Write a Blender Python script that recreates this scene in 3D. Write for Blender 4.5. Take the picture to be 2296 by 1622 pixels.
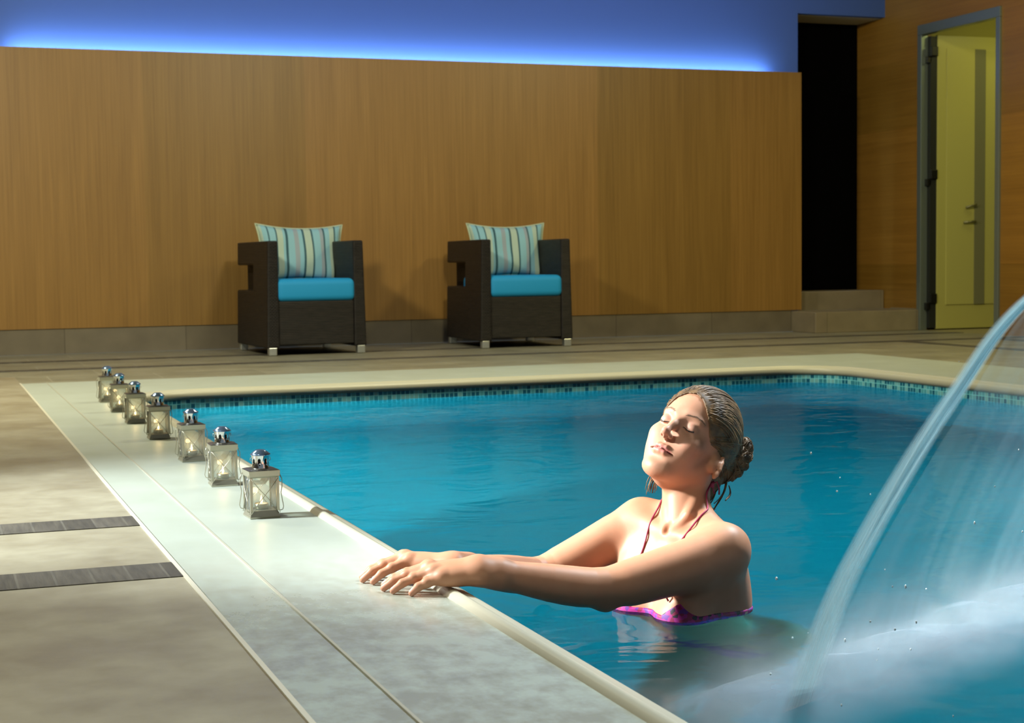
import bpy, bmesh, math, random
import numpy as np
from mathutils import Vector, Matrix

for o in list(bpy.data.objects): bpy.data.objects.remove(o)
scene = bpy.context.scene
col = scene.collection
random.seed(7)
PI = math.pi

# ------------------------------------------------------------------ camera
YAW, PITCH, ROLL = math.radians(20.17), math.radians(-3.81), math.radians(-0.72)
cy, sy, cp, sp = math.cos(YAW), math.sin(YAW), math.cos(PITCH), math.sin(PITCH)
fw = Vector((sy * cp, cy * cp, sp)); r0 = Vector((cy, -sy, 0)); u0 = r0.cross(fw)
rt = r0 * math.cos(ROLL) + u0 * math.sin(ROLL); up = -r0 * math.sin(ROLL) + u0 * math.cos(ROLL)
cam = bpy.data.cameras.new('camera'); cob = bpy.data.objects.new('camera', cam); col.objects.link(cob)
cob.matrix_world = Matrix(((rt.x, up.x, -fw.x, -.987), (rt.y, up.y, -fw.y, 0), (rt.z, up.z, -fw.z, .65), (0, 0, 0, 1)))
cam.sensor_width = 36; cam.lens = 3590 / 2296 * 36; cam.shift_y = 14 / 2296
cam.clip_start = .05
cam.dof.use_dof = True; cam.dof.focus_distance = 3.45; cam.dof.aperture_fstop = 11
scene.camera = cob

# ------------------------------------------------------------------ world, exposure, lights
w = bpy.data.worlds.new('world'); scene.world = w; w.use_nodes = True
w.node_tree.nodes['Background'].inputs[0].default_value = (.62, .72, .78, 1)
w.node_tree.nodes['Background'].inputs[1].default_value = .25
scene.view_settings.view_transform = 'Standard'; scene.view_settings.look = 'None'
scene.view_settings.exposure = 0; scene.view_settings.gamma = 1; scene.view_settings.use_curve_mapping = False
scene.cycles.use_denoising = True
scene.cycles.max_bounces = 8; scene.cycles.transparent_max_bounces = 16
scene.cycles.caustics_reflective = False; scene.cycles.caustics_refractive = False
scene.cycles.sample_clamp_indirect = 4

def aim(o, to):
    o.rotation_euler = (Vector(to) - o.location).to_track_quat('-Z', 'Y').to_euler()
def lamp(name, kind, loc, to, energy, color, size=.3, size_y=None, cone=None, blend=.8, spread=None):
    l = bpy.data.lights.new(name, kind); l.energy = energy; l.color = color
    o = bpy.data.objects.new(name, l); col.objects.link(o); o.location = loc; aim(o, to)
    if kind == 'AREA':
        l.size = size
        if size_y: l.shape = 'RECTANGLE'; l.size_y = size_y
        if spread: l.spread = math.radians(spread)
    else:
        l.shadow_soft_size = size
        if kind == 'SPOT': l.spot_size = math.radians(cone); l.spot_blend = blend
    return o
lamp('key_spot', 'SPOT', (-3.0, 4.5, 2.1), (-.15, 4.25, 0), 1500, (.93, 1, .98), .2, cone=46, blend=.9)
lamp('face_spot', 'SPOT', (-2.9, 4.8, 2.0), (.40, 3.02, .12), 2300, (1, .99, .95), .2, cone=17, blend=.9)  # extra spot added from the key side to brighten the bather
lamp('overhead_light', 'AREA', (-1.6, 7.6, 3.2), (-.8, 9.2, 0), 190, (1, .94, .68), .5)
lamp('overhead_light', 'AREA', (2.2, 7.4, 3.2), (2.4, 9.2, 0), 85, (1, .93, .62), .5)
lamp('overhead_light', 'AREA', (5.0, 8.6, 3.2), (5.4, 10, 0), 54, (1, .88, .42), .5)
lamp('overhead_light', 'AREA', (-1.9, 2.0, 3.1), (-1.3, 2.6, 0), 14, (1, .93, .72), .5, spread=85)
lamp('overhead_light', 'AREA', (2.4, 3.6, 3.1), (1.1, 2.3, 0), 42, (.85, .95, 1), .4, spread=60)  # added out of view to brighten the water curtain from above
lamp('cove_lamp', 'AREA', (3, 10.9, 3.25), (3, 12.5, 2.9), 16, (.12, .3, 1), 6, .2)
lamp('door_room_lamp', 'AREA', (8.2, 11.0, 2.9), (8.1, 11.7, 0), 7, (1, .95, .32), .5)
# unseen underwater lights added along the side walls to brighten the pool
lamp('pool_fill', 'AREA', (.06, 6.0, -.30), (2.6, 6.0, -1.0), 76, (.8, 1, .94), 3.6, .12)
lamp('pool_fill', 'AREA', (.06, .9, -.30), (2.6, .9, -1.0), 14, (.8, 1, .97), 2.2, .12)
lamp('pool_fill', 'AREA', (3.97, 2.4, -.30), (1.4, 2.4, -1.0), 100, (.8, 1, .95), 5.4, .12)

# ------------------------------------------------------------------ materials
class N:
    def __init__(s, name):
        s.m = bpy.data.materials.new(name); s.m.use_nodes = True; s.t = s.m.node_tree
        s.b = s.t.nodes['Principled BSDF']; s.out = s.t.nodes['Material Output']
    def n(s, typ, **k):
        nd = s.t.nodes.new(typ)
        for a, v in k.items():
            if a in ('op',): nd.operation = v
            else: setattr(nd, a, v)
        return nd
    def l(s, a, b): s.t.links.new(a, b)
    def math(s, op, a, b=None, clamp=False):
        nd = s.n('ShaderNodeMath'); nd.operation = op; nd.use_clamp = clamp
        for i, v in enumerate((a, b)):
            if v is None: continue
            if isinstance(v, (int, float)): nd.inputs[i].default_value = v
            else: s.l(v, nd.inputs[i])
        return nd.outputs[0]
    def co(s, kind='Object', scale=(1, 1, 1)):
        t = s.n('ShaderNodeTexCoord'); mp = s.n('ShaderNodeMapping'); mp.inputs['Scale'].default_value = scale
        s.l(t.outputs[kind], mp.inputs[0]); return mp.outputs[0]
    def noise(s, vec, scale, detail=3, rough=.5, dist=0):
        nd = s.n('ShaderNodeTexNoise'); nd.inputs['Scale'].default_value = scale; nd.inputs['Detail'].default_value = detail
        nd.inputs['Roughness'].default_value = rough; nd.inputs['Distortion'].default_value = dist
        if vec is not None: s.l(vec, nd.inputs['Vector'])
        return nd.outputs['Fac']
    def ramp(s, fac, stops, interp='LINEAR'):
        nd = s.n('ShaderNodeValToRGB'); nd.color_ramp.interpolation = interp; e = nd.color_ramp.elements
        while len(e) < len(stops): e.new(.5)
        for el, (p, c) in zip(e, stops): el.position = p; el.color = (*c, 1) if len(c) == 3 else c
        s.l(fac, nd.inputs[0]); return nd.outputs[0]
    def mix(s, fac, a, b, mode='MIX'):
        nd = s.n('ShaderNodeMix', data_type='RGBA', blend_type=mode)
        for i, v in ((0, fac), (6, a), (7, b)):
            if isinstance(v, (int, float)): nd.inputs[i].default_value = v
            elif isinstance(v, tuple): nd.inputs[i].default_value = (*v, 1)
            else: s.l(v, nd.inputs[i])
        return nd.outputs[2]
    def bump(s, h, strength, dist=.01):
        nd = s.n('ShaderNodeBump'); nd.inputs['Strength'].default_value = strength; nd.inputs['Distance'].default_value = dist
        s.l(h, nd.inputs['Height']); s.l(nd.outputs[0], s.b.inputs['Normal']); return nd.outputs[0]
    def base(s, v, rough=.5, metal=0, spec=None):
        if isinstance(v, tuple): s.b.inputs['Base Color'].default_value = (*v, 1)
        else: s.l(v, s.b.inputs['Base Color'])
        if isinstance(rough, (int, float)): s.b.inputs['Roughness'].default_value = rough
        else: s.l(rough, s.b.inputs['Roughness'])
        s.b.inputs['Metallic'].default_value = metal
        if spec is not None: s.b.inputs['Specular IOR Level'].default_value = spec
        return s

def srgb(r, g, b): return tuple(((c / 255 + .055) / 1.055) ** 2.4 if c > 10 else c / 255 / 12.92 for c in (r, g, b))

def mat_wood(name, horizontal=False, tint=(1, 1, 1)):
    m = N(name)
    grain = m.co(scale=(60, 60, 1.2) if not horizontal else (60, 1.2, 60))
    g1 = m.noise(grain, 1, 4, .6); g2 = m.noise(m.co(scale=(9, 9, .5) if not horizontal else (9, .5, 9)), 1, 3, .6)
    c = m.ramp(m.math('ADD', m.math('MULTIPLY', g1, .6), m.math('MULTIPLY', g2, .4)), [(.3, (.215 * tint[0], .115 * tint[1], .024 * tint[2])), (.7, (.33 * tint[0], .185 * tint[1], .044 * tint[2]))])
    sx = m.n('ShaderNodeSeparateXYZ'); m.l(m.co(), sx.inputs[0])
    pid = m.math('FLOOR', m.math('DIVIDE', m.math('ADD', sx.outputs[2 if horizontal else 0], .62), 1.24 if not horizontal else .6))
    wn = m.n('ShaderNodeTexWhiteNoise', noise_dimensions='1D'); m.l(pid, wn.inputs['W'])
    c = m.mix(1, c, m.ramp(wn.outputs['Value'], [(0, (.86, .86, .8)), (1, (1.1, 1.05, 1.1))]), 'MULTIPLY')
    m.base(c, .42); m.bump(g1, .15, .002); return m.m
wood = mat_wood('oak_panel'); wood_h = mat_wood('oak_panel_horizontal', True, (1.0, .92, .6))

def mat_floor():
    m = N('deck_tiles'); co = m.co()
    br = m.n('ShaderNodeTexBrick'); m.l(co, br.inputs['Vector'])
    br.inputs['Scale'].default_value = 1; br.inputs['Mortar Size'].default_value = .0035; br.inputs['Brick Width'].default_value = .62; br.inputs['Row Height'].default_value = .47
    br.inputs['Color1'].default_value = (.235, .225, .170, 1); br.inputs['Color2'].default_value = (.275, .26, .195, 1); br.inputs['Mortar'].default_value = (.36, .35, .28, 1)
    mt = m.ramp(m.noise(co, 3.2, 5, .6), [(.3, (.78, .77, .72)), (.68, (1.12, 1.12, 1.1))])
    m.base(m.mix(1, br.outputs['Color'], mt, 'MULTIPLY'), m.math('ADD', m.math('MULTIPLY', m.noise(co, 4, 3), .3), .28), 0, .4)
    m.bump(m.noise(co, 25, 4), .06, .002)
    return m.m
def mat_plain_tile():
    m = N('deck_large_tiles'); co = m.co()
    a = m.noise(co, 3.0, 5, .6); b = m.noise(co, 14, 4, .6)
    c = m.ramp(m.math('ADD', m.math('MULTIPLY', a, .65), m.math('MULTIPLY', b, .35)), [(.32, (.235, .205, .14)), (.66, (.37, .345, .26))])
    m.base(c, m.math('ADD', m.math('MULTIPLY', a, .35), .2), 0, .45); m.bump(b, .08, .002); return m.m
def mat_coping():
    m = N('coping_stone'); co = m.co()
    a = m.noise(co, 4.5, 4, .55, .3); b = m.noise(m.co(scale=(1, .7, 1)), 26, 4, .6)
    wet = m.ramp(m.math('ADD', m.math('MULTIPLY', a, .55), m.math('MULTIPLY', b, .45)), [(.42, (0, 0, 0)), (.6, (1, 1, 1))])
    sx = m.n('ShaderNodeSeparateXYZ'); m.l(co, sx.inputs[0])
    near = m.n('ShaderNodeMapRange'); near.inputs[1].default_value = 3.8; near.inputs[2].default_value = 2.6; m.l(sx.outputs[1], near.inputs[0])
    wn = m.math('MULTIPLY', near.outputs[0], wet)                      # splashed, wet stone near the bather
    c = m.mix(wn, (.42, .47, .425), (.31, .315, .25))
    c = m.mix(1, c, m.ramp(a, [(.3, (.93, .93, .9)), (.7, (1.04, 1.04, 1.04))]), 'MULTIPLY')
    r = m.math('SUBTRACT', .42, m.math('MULTIPLY', near.outputs[0], m.math('ADD', m.math('MULTIPLY', wet, .1), .16)))
    m.base(c, r, 0, .4); m.bump(b, .08, .0015); return m.m
def simple(name, c, rough=.5, metal=0, spec=None):
    return N(name).base(c, rough, metal, spec).m
floor_m = mat_floor(); plain_m = mat_plain_tile(); coping_m = mat_coping()
lip_m = simple('lip_stone', (.48, .47, .37), .4)
joint_m = simple('joint_profile', (.62, .60, .50), .4)
def mat_mosaic_strip():
    m = N('slate_strip'); co = m.co()
    br = m.n('ShaderNodeTexBrick'); m.l(co, br.inputs['Vector']); br.inputs['Scale'].default_value = 1; br.offset = 0
    br.inputs['Mortar Size'].default_value = .0025; br.inputs['Brick Width'].default_value = .075; br.inputs['Row Height'].default_value = .4
    br.inputs['Color1'].default_value = (.045, .042, .036, 1); br.inputs['Color2'].default_value = (.085, .078, .066, 1); br.inputs['Mortar'].default_value = (.10, .095, .08, 1)
    n = m.noise(m.co(scale=(70, 8, 1)), 1, 3)
    m.base(m.mix(1, br.outputs['Color'], m.ramp(n, [(.3, (.75, .75, .78)), (.7, (1.3, 1.28, 1.25))]), 'MULTIPLY'), .5); m.bump(n, .3, .003); return m.m
strip_m = mat_mosaic_strip()
def mat_stone(name, c1, c2):
    m = N(name); co = m.co()
    br = m.n('ShaderNodeTexBrick'); m.l(m.co(scale=(1, 1, 1)), br.inputs['Vector']); br.offset = 0
    br.inputs['Scale'].default_value = 1; br.inputs['Mortar Size'].default_value = .003; br.inputs['Brick Width'].default_value = .9; br.inputs['Row Height'].default_value = 2
    br.inputs['Color1'].default_value = (*c1, 1); br.inputs['Color2'].default_value = (*c2, 1); br.inputs['Mortar'].default_value = (c1[0] * .6, c1[1] * .6, c1[2] * .6, 1)
    m.base(m.mix(1, br.outputs['Color'], m.ramp(m.noise(co, 5, 4), [(.3, (.85,) * 3), (.7, (1.12,) * 3)]), 'MULTIPLY'), .45); return m.m
stone_m = mat_stone('plinth_stone', (.145, .12, .08), (.19, .16, .11))
step_m = mat_stone('step_stone', (.27, .225, .14), (.22, .18, .12))
def mat_pool(zoff):
    m = N('pool_mosaic'); uv = m.n('ShaderNodeUVMap'); mp = m.n('ShaderNodeMapping'); mp.inputs['Scale'].default_value = (40, 40, 1); m.l(uv.outputs[0], mp.inputs[0])
    fl = m.n('ShaderNodeVectorMath', operation='FLOOR'); fr = m.n('ShaderNodeVectorMath', operation='FRACTION')
    m.l(mp.outputs[0], fl.inputs[0]); m.l(mp.outputs[0], fr.inputs[0])
    wn = m.n('ShaderNodeTexWhiteNoise', noise_dimensions='2D'); m.l(fl.outputs[0], wn.inputs['Vector'])
    s = m.n('ShaderNodeSeparateXYZ'); m.l(fr.outputs[0], s.inputs[0])
    gx = m.math('GREATER_THAN', s.outputs[0], .86); gy = m.math('GREATER_THAN', s.outputs[1], .88); g = m.math('MAXIMUM', gx, gy)
    c = m.ramp(wn.outputs['Value'], [(0, (.012, .13, .24)), (.28, (.04, .25, .36)), (.5, (.09, .40, .52)), (.72, (.20, .52, .60))], 'CONSTANT')
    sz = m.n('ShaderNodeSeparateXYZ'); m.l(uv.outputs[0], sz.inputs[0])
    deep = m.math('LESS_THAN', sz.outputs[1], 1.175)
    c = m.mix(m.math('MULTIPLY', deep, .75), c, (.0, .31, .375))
    c = m.mix(m.math('MULTIPLY', g, .9), c, (.25, .85, 1.0))
    m.base(c, .25); return m.m
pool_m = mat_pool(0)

def mat_water():
    m = N('pool_water')
    co = m.co(scale=(.8, 1.0, 1))
    n1 = m.noise(co, 3.2, 3, .55, .6); n2 = m.noise(m.co(scale=(1, 1.5, 1)), 9, 2, .5, .3)
    h = m.math('ADD', n1, m.math('MULTIPLY', n2, .10))
    bp = m.bump(h, .30, .05)
    fr = m.n('ShaderNodeFresnel'); fr.inputs[0].default_value = 1.30; m.l(bp, fr.inputs['Normal'])
    gl = m.n('ShaderNodeBsdfGlossy'); gl.inputs['Roughness'].default_value = .09; m.l(bp, gl.inputs['Normal'])
    rf = m.n('ShaderNodeBsdfRefraction'); rf.inputs['Roughness'].default_value = .2; rf.inputs['IOR'].default_value = 1.33; rf.inputs['Color'].default_value = (.85, 1, 1, 1); m.l(bp, rf.inputs['Normal'])
    mx = m.n('ShaderNodeMixShader'); m.l(m.math('MULTIPLY', fr.outputs[0], .42), mx.inputs[0]); m.l(rf.outputs[0], mx.inputs[1]); m.l(gl.outputs[0], mx.inputs[2])
    m.l(mx.outputs[0], m.out.inputs['Surface'])
    va = m.n('ShaderNodeVolumeAbsorption'); va.inputs[0].default_value = (.28, .94, 1, 1); va.inputs[1].default_value = .8; m.l(va.outputs[0], m.out.inputs['Volume'])
    return m.m
water_m = mat_water()

# ------------------------------------------------------------------ helpers
def tag(o, label=None, cat=None, group=None, kind=None):
    if label: o['label'] = label
    if cat: o['category'] = cat
    if group: o['group'] = group
    if kind: o['kind'] = kind
    return o
def empty(name, loc=(0, 0, 0), rz=0):
    o = bpy.data.objects.new(name, None); col.objects.link(o); o.location = loc; o.rotation_euler.z = rz; o.empty_display_size = .1; return o
def link(name, me, mat, parent=None, smooth=False):
    o = bpy.data.objects.new(name, me); col.objects.link(o); o.parent = parent
    if mat: me.materials.append(mat)
    if smooth:
        for p in me.polygons: p.use_smooth = True
    return o
def from_bm(name, bm, mat, parent=None, smooth=False):
    bmesh.ops.recalc_face_normals(bm, faces=bm.faces)
    me = bpy.data.meshes.new(name); bm.to_mesh(me); bm.free(); return link(name, me, mat, parent, smooth)
def pyd(name, v, f, mat, parent=None, smooth=False):
    me = bpy.data.meshes.new(name); me.from_pydata([tuple(a) for a in v], [], f); me.update(); return link(name, me, mat, parent, smooth)
def box(bm, x0, x1, y0, y1, z0, z1, bev=0, seg=2, M=None):
    r = bmesh.ops.create_cube(bm, size=1); vs = r['verts']
    for v in vs: v.co = Vector((x0 + (v.co.x + .5) * (x1 - x0), y0 + (v.co.y + .5) * (y1 - y0), z0 + (v.co.z + .5) * (z1 - z0)))
    if bev:
        es = list({e for v in vs for e in v.link_edges})
        r2 = bmesh.ops.bevel(bm, geom=es, offset=bev, segments=seg, profile=.5, affect='EDGES'); vs = list({v for v in r2['verts']} | {v for v in vs if v.is_valid})
    if M is not None:
        for v in vs: v.co = M @ v.co
    return vs
def boxo(name, dims, mat, parent=None, bev=0, smooth=False):
    bm = bmesh.new(); box(bm, *dims, bev=bev); return from_bm(name, bm, mat, parent, smooth)
def tube(bm, pts, r, seg=8, closed=False, cap=True):
    pts = [Vector(p) for p in pts]; n = len(pts); rings = []
    rr = r if isinstance(r, (list, tuple)) else [r] * n
    prev = None
    for i, p in enumerate(pts):
        a = pts[i - 1] if (i > 0 or closed) else p; b = pts[(i + 1) % n] if (i < n - 1 or closed) else p
        t = (b - a).normalized()
        if prev is None: s = t.orthogonal().normalized()
        else: s = (prev - t * prev.dot(t)).normalized()
        prev = s; q = t.cross(s)
        rings.append([bm.verts.new(p + (s * math.cos(2 * PI * k / seg) + q * math.sin(2 * PI * k / seg)) * rr[i]) for k in range(seg)])
    for i in range(n if closed else n - 1):
        A, B = rings[i], rings[(i + 1) % n]
        for k in range(seg): bm.faces.new((A[k], A[(k + 1) % seg], B[(k + 1) % seg], B[k]))
    if cap and not closed:
        bm.faces.new(rings[0][::-1]); bm.faces.new(rings[-1])
def lathe(bm, prof, seg=32, c=(0, 0, 0), skip=None):
    rings = [[bm.verts.new((c[0] + r * math.cos(2 * PI * k / seg), c[1] + r * math.sin(2 * PI * k / seg), c[2] + z)) for k in range(seg)] for r, z in prof]
    for i in range(len(prof) - 1):
        for k in range(seg):
            if skip and skip(i, k): continue
            bm.faces.new((rings[i][k], rings[i][(k + 1) % seg], rings[i + 1][(k + 1) % seg], rings[i + 1][k]))
    return rings
def copy_tree(o, parent=None):
    c = o.copy(); col.objects.link(c); c.parent = parent
    for ch in list(o.children): copy_tree(ch, c)
    return c
def struct(o): o['kind'] = 'structure'; return o

# ------------------------------------------------------------------ setting
WZ = -.085          # water level
PX0, PX1, PY0, PY1, PR = 0.0, 4.03, -.4, 8.28, .32
def rr(x0, y0, x1, y1, r, n=12):
    out = []
    for cx, cy_, a0 in ((x1 - r, y1 - r, 0), (x0 + r, y1 - r, 90), (x0 + r, y0 + r, 180), (x1 - r, y0 + r, 270)):
        for i in range(n + 1):
            a = math.radians(a0 + 90 * i / n); out.append((cx + r * math.cos(a), cy_ + r * math.sin(a)))
    return out
def off(d): return rr(PX0 - d, PY0 - d, PX1 + d, PY1 + d, max(PR + d, .001))
def ring(name, A, B, z, mat, thick=0):
    v = [(x, y, z) for x, y in A] + [(x, y, z) for x, y in B]; n = len(A)
    f = [(i, (i + 1) % n, n + (i + 1) % n, n + i) for i in range(n)]
    bm = bmesh.new(); vs = [bm.verts.new(p) for p in v]
    for q in f: bm.faces.new([vs[i] for i in q])
    bmesh.ops.remove_doubles(bm, verts=bm.verts, dist=1e-5)
    bmesh.ops.recalc_face_normals(bm, faces=bm.faces)
    if sum(fc.normal.z for fc in bm.faces) < 0: bmesh.ops.reverse_faces(bm, faces=bm.faces)
    me = bpy.data.meshes.new(name); bm.to_mesh(me); bm.free()
    return link(name, me, mat)
CO = rr(-.49, PY0 - .9, 4.93, 9.325, .001)
RM = rr(-5.5, -3.0, 7.237, 12.36, .001)
struct(ring('floor', CO, RM, 0, floor_m))
# the deck beside the pool is laid with large plain slabs
struct(boxo('floor_slabs', (-5.5, -.4905, -3, 9.9, -.05, .0015), plain_m))
struct(ring('pool_coping', off(.052), CO, 0, coping_m))
# joints between the coping slabs and the edge profile
struct(boxo('trim_1', (-.496, -.487, PY0, 9.325, -.01, .004), joint_m))
struct(boxo('trim_2', (-.3505, -.3455, PY0, 9.325, -.01, .0025), simple('joint', (.42, .41, .34), .5)))
# raised lip all round the water
prof = [(.056, -.004), (.051, .001), (.046, .008), (.040, .012), (.033, .0125), (.028, .010), (.023, .005), (.016, .0035), (.004, .002), (-.004, -.002), (-.008, -.010), (-.010, -.020), (-.008, -.032), (.0, -.040), (.012, -.041)]
vs, fs = [], []
for d, z in prof: vs += [(x, y, z) for x, y in off(d)]
n = len(off(0))
for j in range(len(prof) - 1):
    for i in range(n): fs.append((j * n + i, j * n + (i + 1) % n, (j + 1) * n + (i + 1) % n, (j + 1) * n + i))
struct(pyd('pool_lip', vs, fs, lip_m, smooth=True))
# mosaic basin
o0 = off(0); per = [0]
for i in range(len(o0)): a, b = o0[i], o0[(i + 1) % len(o0)]; per.append(per[-1] + math.hypot(a[0] - b[0], a[1] - b[1]))
bm = bmesh.new(); uvl = bm.loops.layers.uv.new('UVMap')
ZB = -1.32
top = [bm.verts.new((x, y, -.035)) for x, y in o0]; bot = [bm.verts.new((x, y, ZB)) for x, y in o0]
for i in range(len(o0)):
    j = (i + 1) % len(o0)
    if (top[i].co - top[j].co).length < 1e-6: continue
    f = bm.faces.new((top[i], top[j], bot[j], bot[i]))
    for lp, (s, z) in zip(f.loops, ((per[i], -.0355), (per[i + 1], -.0355), (per[i + 1], ZB), (per[i], ZB))): lp[uvl].uv = (s, z - WZ + 1.2 + .0245 - .0245)
f = bm.faces.new(bot)
for lp in f.loops: lp[uvl].uv = (lp.vert.co.x, lp.vert.co.y - 50)
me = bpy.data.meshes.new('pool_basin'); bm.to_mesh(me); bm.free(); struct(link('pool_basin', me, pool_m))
wo_ = off(.002); n = len(wo_); wv = [(x, y, WZ) for x, y in wo_] + [(x, y, ZB - .01) for x, y in wo_]
bm = bmesh.new(); vv = [bm.verts.new(p) for p in wv]; bm.faces.new(vv[:n]); bm.faces.new(vv[n:][::-1])
for i in range(n): bm.faces.new((vv[i], vv[n + i], vv[n + (i + 1) % n], vv[(i + 1) % n]))
bmesh.ops.remove_doubles(bm, verts=bm.verts, dist=1e-5); wo = from_bm('pool_water', bm, water_m); tag(wo, 'rippling turquoise water filling the swimming pool', 'water', kind='stuff')

# dark strips let into the deck
def strip(k, x0, x1, y0, y1): struct(boxo('trim_%d' % k, (x0, x1, y0, y1, -.02, .0035), strip_m))
strip(3, -5.5, -.497, 4.045, 4.205); strip(4, -5.5, -.497, 3.339, 3.509)
strip(5, -5.5, 7.23, 10.40, 10.53); strip(6, -5.5, 7.23, 11.33, 11.45)
strip(7, 5.98, 6.10, 3, 10.40); strip(8, 6.76, 6.88, 3, 10.40)

# back wall: oak panelling on a stone plinth, blue wall behind with a light strip
struct(boxo('wall_back', (-5.5, 6.28, 12.365, 12.42, .19, 2.262), wood))
struct(boxo('baseboard_back', (-5.5, 6.18, 12.375, 12.47, 0, .192), stone_m))
def mat_blue():
    m = N('blue_wall'); m.base((.058, .125, .40), .7); return m.m
blue = mat_blue()
struct(boxo('wall_upper', (-5.5, 6.34, 12.53, 12.62, 0, 3.35), blue)); struct(boxo('wall_header', (6.34, 7.237, 12.53, 12.62, 2.80, 3.35), blue))
struct(boxo('ceiling_soffit', (6.34, 7.237, 12.60, 13.0, 2.795, 2.90), simple('soffit_white', (.55, .53, .45), .7)))
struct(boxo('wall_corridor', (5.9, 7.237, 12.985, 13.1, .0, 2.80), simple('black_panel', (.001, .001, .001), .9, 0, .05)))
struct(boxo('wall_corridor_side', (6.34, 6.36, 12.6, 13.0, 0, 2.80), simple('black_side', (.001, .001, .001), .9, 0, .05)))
led = N('led_light'); em = led.n('ShaderNodeEmission'); em.inputs[0].default_value = (.52, .78, 1, 1); em.inputs[1].default_value = 58; led.l(em.outputs[0], led.out.inputs[0])
lo = boxo('led_strip', (-.33, 6.02, 12.44, 12.46, 2.215, 2.235), led.m); tag(lo, 'glowing blue-white light strip running along the top of the oak panelling', 'light strip')
# steps
st = boxo('stone_step', (6.185, 7.232, 11.97, 12.525, 0, .18), step_m, bev=.006); tag(st, 'beige stone step standing on the pool deck, lower of the two by the dark opening', 'step')
st = boxo('stone_step', (6.365, 7.232, 12.527, 12.98, .0, .345), step_m, bev=.006); tag(st, 'beige stone step stacked behind, upper of the two at the dark opening', 'step')
# right wall with the doorway
DY0, DY1, DZ = 10.86, 12.0, 2.65
bm = bmesh.new()
box(bm, 7.237, 7.36, DY1, 13.1, .0, 3.35); box(bm, 7.237, 7.36, -3, DY0, 0, 3.35); box(bm, 7.237, 7.36, DY0, DY1, DZ, 3.35)
struct(from_bm('wall_right', bm, wood_h))
struct(boxo('baseboard_right', (7.215, 7.236, 12.03, 12.4, 0, .19), step_m))
bm = bmesh.new(); box(bm, -5.6, 7.36, -3, 13.1, 3.35, 3.45); struct(from_bm('ceiling', bm, simple('ceiling_paint', (.5, .5, .5), .8)))
struct(boxo('wall_left', (-5.6, -5.5, -3, 12.6, 0, 3.35), simple('wall_plaster', (.55, .52, .45), .7)))
dr = empty('door_1', (7.237, 12.0, 0)); struct(dr)
metal_f = simple('brushed_frame', (.24, .29, .27), .35, .6)
bm = bmesh.new()
box(bm, -.02, .05, -.060, .0, 0, DZ - .0855, bev=.004); box(bm, -.02, .05, -1.14, -1.085, 0, DZ - .0855, bev=.004); box(bm, -.02, .05, -1.14, 0, DZ - .085, DZ, bev=.004)
struct(from_bm('door_frame', bm, metal_f, dr))
leafp = simple('door_leaf_paint', (.46, .44, .13), .35)
bm = bmesh.new()
LX0, LX1 = .115, 1.08; LY0, LY1 = -.11, -.07
box(bm, LX0, LX1, LY0, LY1, .01, 2.56, bev=.003)
struct(from_bm('door_leaf', bm, leafp, dr))
bm = bmesh.new(); box(bm, LX0 + .09, LX1 - .06, LY0 - .008, LY0 + .002, .22, 2.45, bev=.003); struct(from_bm('door_panel', bm, simple('door_panel_paint', (.48, .46, .14), .3), dr))
bm = bmesh.new(); box(bm, .495, .605, LY0 - .012, LY0 - .002, .22, 2.45); struct(from_bm('leaf_shade_strip', bm, simple('strip_shade_grey', (.20, .20, .11), .25), dr))  # added grey strip paints a reflected shadow band on the leaf
bm = bmesh.new(); tube(bm, [(.40, LY0 - .02, 1.07), (.49, LY0 - .05, 1.10)], .010); tube(bm, [(.38, LY0 - .02, .94), (.49, LY0 - .04, .95)], .010); struct(from_bm('handle_shadow', bm, simple('handle_shadow_grey', (.25, .24, .12), .4, .5), dr, True))  # added bars stand in for the handle shadows on the leaf
bm = bmesh.new(); tube(bm, [(.86, LY0, 1.27), (.86, LY0 - .06, 1.27)], .011); tube(bm, [(.86, LY0 - .055, 1.27), (.75, LY0 - .055, 1.27)], .011); struct(from_bm('door_handle', bm, simple('black_handle', (.008, .008, .008), .3), dr, True))
blk = simple('black_hinge', (.006, .006, .006), .4)
for z in (.28, 1.36, 2.42):
    bm = bmesh.new(); box(bm, .045, .11, -.125, -.10, z - .04, z + .04, bev=.004); box(bm, .02, .06, -.10, -.06, z - .1, z - .04, bev=.003); struct(from_bm('hinge', bm, blk, dr))
struct(boxo('gap_shade', (.05, .114, -.10, -.03, .02, 2.55), simple('dark_gap', (.012, .014, .012), .6), dr))  # dark filler whose colour paints the shade in the hinge gap
rm = simple('side_room_paint', (.44, .41, .10), .6)
bm = bmesh.new(); box(bm, 7.37, 9.6, 12.15, 12.25, 0, 3.1); box(bm, 9.6, 9.7, 9.5, 12.25, 0, 3.1); box(bm, 7.37, 9.6, 9.4, 9.5, 0, 3.1); box(bm, 7.37, 9.7, 9.4, 12.25, 3.1, 3.2)
struct(from_bm('wall_side_room', bm, rm)); struct(boxo('floor_side_room', (7.237, 9.7, 9.4, 12.25, -.05, .0), simple('side_room_tiles', (.30, .26, .13), .5)))

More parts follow.
